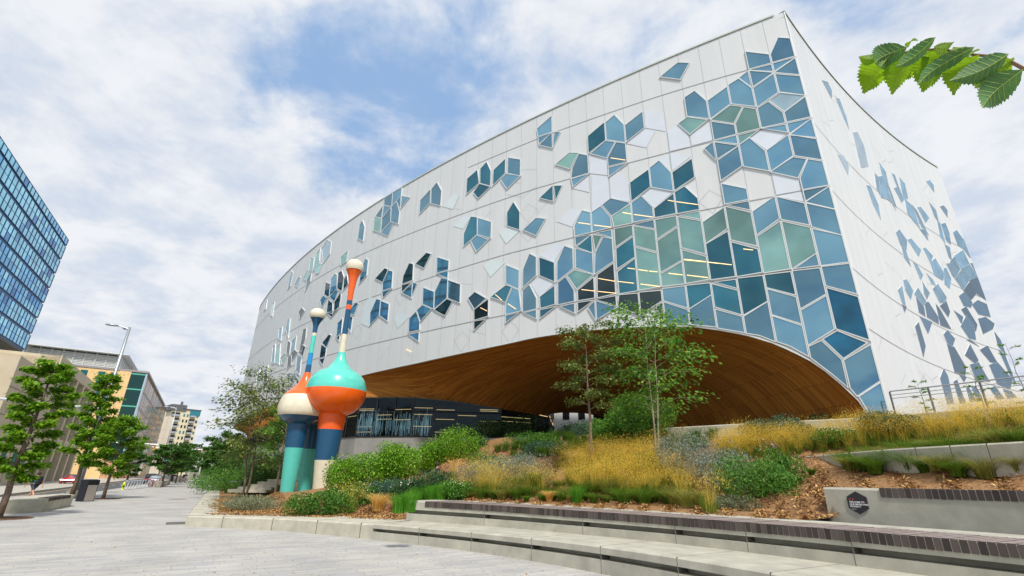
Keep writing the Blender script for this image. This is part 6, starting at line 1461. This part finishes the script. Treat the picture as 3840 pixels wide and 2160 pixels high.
bb0=bp_[0]+(bp_[2]-bp_[1])*.75+np.array([-.6,.6,0])
planter('large faceted concrete bench with a dark slatted edge at the left',[bp_[0],bp_[1],bp_[2],bp_[2]+np.array([-1.6,1.2,0]),bb0],.62,.06,(1,2,.12,.85))
a,b=atz(556,1826,0),atz(600,1828,0); c=atz(635,1816,0)
planter('far concrete planter bench beside the bins',[a,b,c,c+np.array([-3,2.4,0]),a+np.array([-2,5,0])],.75,.04)
a,b=atz(660,1809,0),atz(690,1806,0); planter('smallest concrete planter bench near the far wall',[a,b,b+np.array([-3,6,0]),a+np.array([-3,6,0])],.8,.04)
# bins
BLK=mat('black_powder_coat',(.012,.014,.02),.35,.2); STS=mat('brushed_steel',(.5,.45,.42),.4,.7)
def bin_(label,p,rz):
    e=empty('litter_bin',(p[0],p[1],0),rz,label,'litter bin','black litter bins along the plaza'); w,d,h=.62,.75,1.35
    m=MB(); m.box((0,0,h*.47),(w,d,h*.94)); m.build('body',BLK,e)
    t_=MB(); pr=[(-w/2-.03,h*.9),(-w/2-.03,h*.98),(-w/2+.04,h+.02),(0,h+.05),(w/2-.04,h+.02),(w/2+.03,h*.98),(w/2+.03,h*.78)]
    t_.grid([[(x,y,z) for y in (-d/2-.02,d/2+.02)] for x,z in pr]); t_.face([(x,-d/2-.02,z) for x,z in pr]); t_.face([(x,d/2+.02,z) for x,z in pr]); t_.build('curved_hood',BLK,e)
    s=MB(); s.box((w/2+.012,0,h*.40),(.02,d*.86,h*.74)); s.build('steel_door',STS,e)
    o=MB(); o.box((w/2+.014,0,h*.83),(.02,d*.7,.10)); o.build('opening',mat('bin_opening_black',(.003,.003,.003),.9) if 'bin_opening_black' not in bpy.data.materials else bpy.data.materials['bin_opening_black'],e)
    f=MB(); f.box((0,0,.02),(w+.04,d+.04,.04)); f.build('foot',DARKM,e); return e
pb=atz(316,1880,0)
bin_('tall black litter bin with steel door standing between two street trees',pb,R(-12))
bin_('black bin beside the pink bicycle, in front of the silver car',atz(581,1816,0),R(-12))
bin_('black bin behind the far planter bench, left of the far trees',atz(647,1806,0),R(-12)); bin_('black bin beside the smallest planter bench',atz(690,1803,0),R(-12))
# hydrant
HY=mat('hydrant_yellow_green',(.62,.72,.02),.4,0,6,.06)
e=empty('fire_hydrant',atz(459,1837,0),.6,'yellow-green fire hydrant at the kerb','fire hydrant'); m=MB()
m.lathe([(0,.17),(.04,.17),(.05,.115),(.52,.115),(.54,.155),(.58,.155),(.60,.13),(.70,.11),(.78,.06),(.80,.03)],(0,0,0),16); m.build('body',HY,e,True)
for a in (0,math.pi): 
    m=MB(); m.tube([(.1*math.cos(a),.1*math.sin(a),.42),(.21*math.cos(a),.21*math.sin(a),.42)],[.055,.055],10); m.build('side_outlet',HY,e)
m=MB(); m.tube([(0,-.1,.36),(0,-.22,.36)],[.085,.085],12); m.build('front_outlet',mat('hydrant_cap_black',(.02,.02,.02),.5),e); m=MB(); m.box((0,0,.83),(.05,.05,.07)); m.build('top_nut',HY,e)
# bike rack
P0,P1=atz(480,1837,0),atz(548,1829,0)
rk=empty('bike_rack',tuple(P0),math.atan2(*(P1-P0)[[1,0]]),'row of slanted steel hoops of the bike rack behind the hydrant','bike rack'); Lr=np.linalg.norm(P1-P0)
for k in range(7):
    x=Lr*k/6.3; m=MB(); m.tube([(x,-.05,0),(x+.05,-.05,.10),(x+.55,-.05,.86),(x+.62,0,.92),(x+.62,.45,.92),(x+.55,.5,.86),(x+.05,.5,.10),(x,.5,0)],.035,7); m.build('hoop',STEEL,rk,True)
m=MB(); m.box((Lr*.45,.0,.012),(Lr*.98,.08,.02)); m.build('base_rail',STEEL,rk)
# bicycle
def ring(mb,c,r,t,n=28,axis='y'):
    pts=[(c[0]+r*math.cos(2*math.pi*i/n),c[1],c[2]+r*math.sin(2*math.pi*i/n)) for i in range(n+1)]; mb.tube(pts,t,5,False)
def bicycle(label,p,rz,c):
    e=empty('bicycle',tuple(p),rz,label,'bicycle'); fm=mat('bike_paint_%d'%len(bpy.data.materials),c,.35); ru=DARKM
    for x in (0,1.08):
        m=MB(); ring(m,(x,0,.36),.34,.028); wo=m.build('wheel',mat('bike_tyre_%d'%len(bpy.data.materials),(.55,.42,.42) if c[0]>.4 else (.05,.05,.05),.7),e)
        s=MB()
        for i in range(10): a=i*math.pi/5; s.tube([(x,0,.36),(x+.33*math.cos(a),0,.36+.33*math.sin(a))],.004,3)
        s.build('spokes',STEEL,wo)
    m=MB()
    for a,b in (((0,0,.36),(.42,0,.33)),((.42,0,.33),(.28,0,.82)),((0,0,.36),(.30,0,.74)),((.42,0,.33),(.92,0,.80)),((.30,0,.74),(.90,0,.92)),((.88,0,.98),(.96,0,.66)),((.96,0,.66),(1.08,0,.36))): m.tube([a,b],.022,6)
    m.build('frame',fm,e); m=MB(); m.tube([(.86,-.28,1.02),(.92,-.1,1.04),(.90,0,1.0),(.92,.1,1.04),(.86,.28,1.02)],.015,6); m.build('handlebar',DARKM,e)
    m=MB(); m.lathe([(0,.02),(.03,.07),(.07,.05)],(.26,0,.84),10); m.box((.22,0,.90),(.27,.13,.05)); m.build('saddle',DARKM,e)
    m=MB(); ring(m,(.42,-.05,.33),.09,.012,16); m.build('chainring',DARKM,e); return e
bicycle('pink bicycle with pale tyres leaning at the end of the bike rack',atz(556,1829,0),R(-15),(.60,.16,.25))
bicycle('dark bicycle parked at the rack beside the pink one',atz(538,1827,0)+np.array([.3,.8,0]),R(-12),(.03,.03,.04))
bicycle('red bicycle parked beyond the far planter bench',atz(625,1812,0)+np.array([0,4,0]),R(-10),(.7,.03,.02))
bicycle('white bicycle parked beyond the far planter bench, right of the red one',atz(640,1811,0)+np.array([0,3,0]),R(-20),(.6,.6,.6))
# lamp posts
def lamp(label,base,h,heads=2,arm=1.3,rz=0,r=.13):
    e=empty('street_lamp',tuple(base),rz,label,'street lamp'); m=MB(); m.tube([(0,0,.5),(0,0,h*.5),(0,0,h)],[r,r*.85,r*.62],10); m.build('pole',STEEL,e,True)
    m=MB(); m.prism([(-.55,-.55),(.55,-.55),(.55,.55),(-.55,.55)],0,.5); m.build('concrete_footing',CONC,e)
    for k in range(heads):
        s=(-1,-.35)[k]; m=MB(); m.tube([(0,0,h-.2),(s*arm*.5,.5*k,h-.02),(s*arm*.8,.9*k,h)],[r*.5,.05,.05],6); m.build('arm',STEEL,e)
        m=MB(); m.tube([(s*arm*.6,.8*k,h),(s*arm*.8,.8*k,h+.02),(s*arm*1.2,.8*k,h+.0),(s*arm*1.35,.8*k,h-.02)],[.07,.20,.20,.06],10); m.v=[(x,y,h+(z-h)*.45) for x,y,z in m.v]; m.build('lamp_head',STEEL,e,True)
    return e
lb=atz(283,1863,0); ld=math.hypot(lb[0],lb[1]); Hl=2+.2217*ld
lp=lamp('tall grey double-headed street lamp beside the beige building',lb,Hl,2,1.3,R(30),.17)
lp2b=azd(-34.0,112); lamp('second street lamp far down the street before the apartment tower',(lp2b[0],lp2b[1],0),2+.1001*112,2,1.6,R(30),.12)
# signal mast arm fixed on the big lamp pole
ma=empty('signal_mast_arm',tuple(lb),0,'long horizontal grey signal arm reaching over the street behind the left trees','signal arm'); m=MB(); za=2+.0902*ld
aa=np.array([*(LF*1.0),0]); m.tube([(0,0,za-.1),tuple(aa*3+np.array([0,0,za])),tuple(aa*11+np.array([0,0,za+.45]))],[.15,.14,.09],10); m.build('arm_tube',mat('pale_galvanised',(.60,.62,.64),.45,.4),ma,True)
YEL=mat('signal_yellow',(.85,.36,.01),.5)
def signal(mb_parent,p,on):
    s=MB(); s.box(p,(.36,.36,1.05)); o=s.build('signal_head',YEL,mb_parent)
    for k,c in enumerate(((.3,.02,.01),(.3,.2,.01),(.02,.9,.35))):
        q=MB(); q.lathe([(0,.12),(.02,.12)],(0,0,0),12); q.v=[(x+p[0],p[1]-.19-z,p[2]+y+.32-.32*k) for x,y,z in q.v]
        q.build('lens',mat('lens_green_lit',c,.3,emit=(.05,1,.45),estr=2) if k==2 and on else mat('lens_%d'%k,c,.3),o)
signal(ma,tuple(aa*9+np.array([0,0,za-.4])),False)
# far signal masts
def mast(label,u,v,uarm,h,armL,heads,dist):
    p=atd(u,v,dist); e=empty('traffic_signal',(p[0],p[1],0),0,label,'traffic signal'); m=MB(); m.tube([(0,0,0),(0,0,h)],[.17,.13],8); m.build('pole',mat('pale_pole_%d'%u,(.62,.66,.68),.4,.3),e)
    m=MB(); m.tube([(0,0,h-.2),(uarm*armL*math.cos(SA+0),-uarm*armL*math.sin(SA)*1.0,h)],[.11,.08],8); m.build('mast_arm',bpy.data.materials['pale_pole_%d'%u],e)
    for f in heads: signal(e,(uarm*armL*f*math.cos(SA),-uarm*armL*f*math.sin(SA),h-.4),True)
    m=MB(); m.box((.5,-.1,h*.55),(1.5,.06,.35)); m.build('street_name_plate',mat('green_plate_%d'%u,(.02,.30,.16),.5),e)
mast('white signal mast at the far crossing beside the distant walker',744,1785,-1,7.4,11,(.5,.95),150)
mast('signal mast with an orange head in front of the brick building',610,1795,-1,7.8,16,(.45,.92),140)
mast('short signal pole right of the far mast',783,1795,-1,4.5,.8,(.2,),140)
# ground plates
def plate(label,p,r,c=(.12,.09,.07)):
    m=MB(); m.lathe([(.002,.01),(.006,r),(.0,r+.01)],(0,0,0),28); o=m.build('manhole_cover',mat('cover_%d'%len(bpy.data.materials),c,.7,.3,20,.3),None,loc=None); o.location=(p[0],p[1],.003); tag(o,label,'manhole cover')
plate('round brown cover set in the pavers of the plaza',atz(668,1872,0),.62,(.22,.16,.11)); plate('small far cover in the plaza pavers',atz(715,1827,0),.6); plate('flat cover near the kerb beyond the third tree',atz(412,1846,0),.7)
# drain grate at the wall corner
e=empty('drain_grate',atz(683,1962,0)+np.array([-.1,0,.004]),R(-58),'narrow slotted drain grate beside the seat wall corner','drain'); m=MB()
for k in range(9): m.box((.12*k-.5,0,.004),(.05,.9,.008))
m.build('bars',mat('grate_steel',(.20,.18,.16),.6,.4),e); m=MB(); m.box((0,0,.001),(1.15,.95,.004)); m.build('recess',CONCD,e)
# garden light
e=empty('garden_light',onT(852,1902),0,'small white capped garden light in the mulch corner','garden light'); m=MB(); m.lathe([(-.05,.09),(.14,.09)],(0,0,0),16); m.build('stem',mat('green_grey_stem',(.2,.3,.27),.5),e)
m=MB(); m.lathe([(.14,.12),(.18,.15),(.21,.15),(.22,.12),(.26,.12),(.28,.10),(.285,.02)],(0,0,0),20); m.build('cap',mat('white_cap',(.8,.76,.68),.5),e,True)
# cones
for i,(u,v) in enumerate(((455,1790),(466,1790),(478,1789))):
    p=atz(u,v+3,0); e=empty('traffic_cone',(p[0],p[1],0),0,('orange cone before the brick building, leftmost','orange cone before the brick building, middle','orange cone before the brick building, rightmost')[i],'traffic cone'); m=MB(); m.box((0,0,.03),(.6,.6,.06)); m.lathe([(.06,.24),(1.1,.06)],(0,0,0),14); m.build('cone_body',mat('cone_orange_%d'%i,(.9,.16,.02),.5),e); m=MB(); m.lathe([(.55,.165),(.75,.13)],(0,0,0),14); m.build('white_sleeve',FLW,e)
# ---------------------------------------------------------------- cars
def car(label,p,rz,c,suv=False,lights=None,name='parked_car'):
    e=empty(name,(p[0],p[1],-.13),rz,label,'car'); L=4.5; W=1.8; H=1.72 if suv else 1.45; pm=mat('car_paint_%d'%len(bpy.data.materials),c,.22,.35,coat=.8); gm_=mat('car_glass_%d'%len(bpy.data.materials),(.06,.08,.09),.05,.4)
    if suv: prof=[(-2.25,.35),(-2.25,.95),(-2.15,1.05),(-1.95,1.62),(-1.7,H),(.2,H),(.5,1.66),(1.1,1.1),(2.05,.98),(2.25,.75),(2.25,.35)]
    else: prof=[(-2.25,.35),(-2.27,.80),(-2.1,.98),(-1.55,1.02),(-.85,1.40),(-.3,H),(.3,H-.02),(1.05,1.02),(1.95,.86),(2.22,.65),(2.25,.32)]
    # lower body: wheel arches suggested by inset; body cross-section narrows towards the roof
    m=MB(); rows_=[]
    for x,z in prof:
        wz=W/2*(1-.17*max(0,(z-.95)/(H-.95))) ; wx=1-.10*(abs(x)/2.25)**4; rows_.append([(x,-wz*wx*.96,.30),(x,-wz*wx,.55 if z>.55 else z),(x,-wz*wx,min(z,.95)),(x,-wz*wx*.93,z),(x,0,z+.03),(x,wz*wx*.93,z),(x,wz*wx,min(z,.95)),(x,wz*wx,.55 if z>.55 else z),(x,wz*wx*.96,.30)])
    m.grid(rows_); m.face(rows_[0]); m.face(rows_[-1]); m.build('body',pm,e,True)
    g_=MB(); zt2=H-.10
    xr,xf=((-1.85,.95) if suv else (-1.30,.92))
    for s in (-1,1): g_.face([(xr+.2,s*W*.475,1.02),(xf-.1,s*W*.475,1.02),(.35,s*W*.435,zt2),(-.45 if not suv else -1.6,s*W*.435,zt2)])
    g_.face([(xf+.14,-W*.42,1.02),(xf+.14,W*.42,1.02),(.36,W*.37,H-.02),(.36,-W*.37,H-.02)]); 
    if suv: g_.face([(-2.14,-W*.40,1.08),(-2.14,W*.40,1.08),(-1.97,W*.37,1.60),(-1.97,-W*.37,1.60)])
    else: g_.face([(-1.58,-W*.42,1.05),(-1.58,W*.42,1.05),(-.52,W*.37,H-.03),(-.52,-W*.37,H-.03)])
    g_.build('windows',gm_,e)
    for x in (-1.42,1.42):
        for s in (-1,1):
            m=MB(); m.tube([(x,s*W*.5+s*.01,.33),(x,s*W*.36,.33)],[.33,.33],18); wo=m.build('wheel',DARKM,e); m=MB(); m.tube([(x,s*W*.5+s*.022,.33),(x,s*W*.5+s*.012,.33)],[.21,.21],14); m.build('rim',STEEL,wo)
    for s in (-1,1):
        m=MB(); m.box((2.17,s*.66,.70),(.16,.36,.14)); m.build('headlight',mat('headlight_%d'%len(bpy.data.materials),(.9,.9,.85),.1,emit=(1,.95,.9) if lights=='front' else None,estr=2.5),e)
        m=MB(); m.box((-2.24,s*.66,.86),(.12,.40,.15)); m.build('tail_light',mat('tail_light_%d'%len(bpy.data.materials),(.55,.01,.02),.2),e)
    m=MB(); m.box((-2.28,0,.72),(.02,.5,.13)); m.box((2.26,0,.45),(.04,1.2,.2)); m.build('plate_and_grille',DARKM,e); return e
al=math.atan2(AL[1],AL[0])
pr_=sp(98,9.4,0); 
u0=atz(215,1817,-.13); car('red car driving towards the camera with its headlights on',u0+np.array([0,2,0]),al+math.pi,(.55,.012,.02),lights='front',name='moving_car')
s0=atz(560,1806,-.13); k_=100/math.hypot(s0[0],s0[1]); car('silver sedan parked at the kerb seen from behind',(-57.2,84.5),al,(.45,.47,.52))
car('black car parked in front of the silver sedan',(-62.5,91.0),al,(.012,.012,.02),suv=True)
# ---------------------------------------------------------------- people
def person(label,base,rz,h,pose,skin,top,bottom,shoes,hair,sleeves='short',shorts=True,pack=None,seated=False,prone=False):
    e=empty('person',tuple(base),rz,label,'person'); s=h/1.75
    J={'hip':(0,0,.95),'waist':(0,0,1.08),'chest':(0,.01,1.30),'neck':(0,.0,1.46),'head0':(0,.0,1.54),'head1':(0,.015,1.63),'head2':(0,.0,1.73)}
    R_={'hip':.145,'waist':.125,'chest':.15,'neck':.055,'head0':.065,'head1':.092,'head2':.055}
    for sd,sx in (('l',-1),('r',1)):
        st=pose.get('stride',0)*sx; J['th'+sd]=(sx*.09,0,.90); J['kn'+sd]=(sx*.10,st*.22+.03,.50); J['an'+sd]=(sx*.10,st*.38-(.06 if st<0 else 0),.10+(.05 if st<0 else 0)); J['to'+sd]=(sx*.11,st*.38+.16,.05)
        R_['th'+sd]=.095;R_['kn'+sd]=.062;R_['an'+sd]=.043;R_['to'+sd]=.035
        J['sh'+sd]=(sx*.19,0,1.40); sw=-pose.get('swing',.25)*sx; J['el'+sd]=(sx*.26,sw*.5-.02,1.14); J['wr'+sd]=(sx*.27,sw*1.1+.06,.92); J['ha'+sd]=(sx*.27,sw*1.2+.09,.82)
        R_['sh'+sd]=.062;R_['el'+sd]=.043;R_['wr'+sd]=.03;R_['ha'+sd]=.028
    E_=[('hip','waist'),('waist','chest'),('chest','neck'),('neck','head0'),('head0','head1'),('head1','head2')]
    for sd in 'lr': E_+=[('hip','th'+sd),('th'+sd,'kn'+sd),('kn'+sd,'an'+sd),('an'+sd,'to'+sd),('chest','sh'+sd),('sh'+sd,'el'+sd),('el'+sd,'wr'+sd),('wr'+sd,'ha'+sd)]
    fingers=[]
    for sd,sx in (('l',-1),('r',1)):
        hb=J['ha'+sd]
        for k in range(4):
            nm='f%s%d'%(sd,k); J[nm]=(hb[0]+sx*.004,hb[1]+.035-.021*k,hb[2]-.075+.006*abs(k-1)); R_[nm]=.0085; E_.append(('ha'+sd,nm))
        nm='t'+sd; J[nm]=(hb[0]-sx*.01,hb[1]+.055,hb[2]-.02); R_[nm]=.010; E_.append(('ha'+sd,nm))
    if seated:
        for sd,sx in (('l',-1),('r',1)): J['kn'+sd]=(sx*.14,.42,.98); J['an'+sd]=(sx*.14,.50,.55); J['to'+sd]=(sx*.14,.66,.52)
    def skinmesh(names,name,mt,parent,infl=0,zr=None):
        ed=[(a,b) for a,b in E_ if a in names and b in names]; ks=list(dict.fromkeys([x for p in ed for x in p])); me=bpy.data.meshes.new(name); me.from_pydata([tuple(c*s for c in J[k]) for k in ks],[(ks.index(a),ks.index(b)) for a,b in ed],[])
        o=bpy.data.objects.new(name,me); col.objects.link(o); md=o.modifiers.new('skin','SKIN'); 
        for i,k in enumerate(ks): me.skin_vertices[0].data[i].radius=((R_[k]+infl)*s,(R_[k]*(.78 if k in('hip','waist','chest') else 1)+infl)*s); me.skin_vertices[0].data[i].use_root=(i==0)
        md2=o.modifiers.new('sub','SUBSURF'); md2.levels=1; md2.render_levels=1
        dg=bpy.context.evaluated_depsgraph_get(); nm_=bpy.data.meshes.new_from_object(o.evaluated_get(dg)); bpy.data.objects.remove(o); nm_.materials.clear(); nm_.materials.append(mt); nm_.polygons.foreach_set('use_smooth',[True]*len(nm_.polygons)); return link(name,nm_,parent)
    sk=mat('skin_%d'%len(bpy.data.materials),skin,.6)
    body=skinmesh(set(J),'body',sk,e)
    J0=dict(J)
    def cut(a,b,f): return tuple(J0[a][i]*(1-f)+J0[b][i]*f for i in range(3))
    if sleeves=='short':
        for sd in 'lr': J['el'+sd]=cut('sh'+sd,'el'+sd,.6)
    skinmesh({'waist','chest','shl','shr','ell','elr','hip'}|({'wrl','wrr'} if sleeves=='long' else set()),'shirt',mat('shirt_%d'%len(bpy.data.materials),top,.8),e,.018)
    J.update(J0)
    if shorts:
        for sd in 'lr': J['kn'+sd]=cut('th'+sd,'kn'+sd,.85)
    skinmesh({'hip','thl','thr','knl','knr'}|(set() if shorts else {'anl','anr'}),'shorts' if shorts else 'trousers',mat('legwear_%d'%len(bpy.data.materials),bottom,.8),e,.028)
    J.update(J0)
    for sd in 'lr':
        m=MB(); a,b=J['an'+sd],J['to'+sd]; m.tube([(a[0]*s,(a[1]-.05)*s,(a[2]-.05)*s),(a[0]*s,(a[1]+.05)*s,(a[2]-.045)*s),(b[0]*s,(b[1]+.03)*s,(b[2]-.01)*s)],[.05*s,.055*s,.035*s],8); m.build('shoe',mat('shoe_%d'%len(bpy.data.materials),shoes,.6),e,True)
    hd=MB(); c=J['head1']; hd.lathe([(-.06,.085),(-.01,.103),(.05,.100),(.09,.075),(.115,.02)],(c[0]*s,(c[1]-.018)*s,c[2]*s+.01),14); hd.build('hair',mat('hair_%d'%len(bpy.data.materials),hair,.8),e,True)
    fc=MB()
    for sx in (-1,1): fc.box((sx*.035*s,(c[1]+.085)*s,c[2]*s),(.022,.012,.010))
    fc.box((0,(c[1]+.085)*s,(c[2]-.055)*s),(.045,.012,.008)); fc.box((0,(c[1]+.098)*s,(c[2]-.022)*s),(.018,.022,.03)); fc.build('face_features',mat('face_%d'%len(bpy.data.materials),tuple(x*.5 for x in skin),.6),body)
    if pack:
        b=MB(); b.box((0,-.24*s,1.22*s),(.33*s,.20*s,.52*s)); b.box((0,-.36*s,1.12*s),(.25*s,.07*s,.25*s)); o=b.build('backpack',mat('pack_%d'%len(bpy.data.materials),pack,.7),e); bv=o.modifiers.new('b','BEVEL'); bv.width=.05*s; bv.segments=2
        st_=MB()
        for sx in (-1,1): st_.tube([(sx*.11*s,-.14*s,1.44*s),(sx*.12*s,.05*s,1.46*s),(sx*.13*s,.15*s,1.30*s),(sx*.13*s,.02*s,1.02*s)],.018*s,5)
        st_.build('straps',mat('strap_%d'%len(bpy.data.materials),pack,.7),o)
    return e
b0=atz(112,1874,0)[:2]
person('person in a blue shirt and dark shorts with a black backpack walking away',(b0[0],b0[1],0),R(75),1.8,{'stride':1,'swing':.35},(.55,.30,.20),(.02,.16,.60),(.05,.055,.065),(.3,.3,.3),(.03,.02,.015),pack=(.012,.012,.016))
pf_=atz(725,1800,0); person('distant person in dark clothes with a dark pack on the plaza',(pf_[0],pf_[1],0),R(10),1.78,{'stride':.4,'swing':.1},(.5,.3,.2),(.02,.022,.035),(.02,.02,.03),(.02,.02,.02),(.02,.015,.01),sleeves='long',shorts=False,pack=(.03,.03,.05))
pc_=atd(1641,1748,27); pc_[2]=terr(pc_[0],pc_[1])-.55; person('person in a dark top sitting among the plants on the mulch path',pc_,R(-60),1.7,{'stride':0,'swing':.05},(.52,.28,.2),(.02,.02,.03),(.04,.05,.12),(.05,.05,.05),(.04,.025,.02),seated=True,sleeves='short',shorts=False)
pd_=atd(1533,1690,41); person('person in black seen behind the bright green shrubs by the concrete base',(pd_[0],pd_[1],terr(pd_[0],pd_[1])),R(160),1.75,{'stride':.5,'swing':.2},(.5,.3,.2),(.015,.015,.018),(.015,.015,.018),(.02,.02,.02),(.02,.015,.01),sleeves='long',shorts=False)
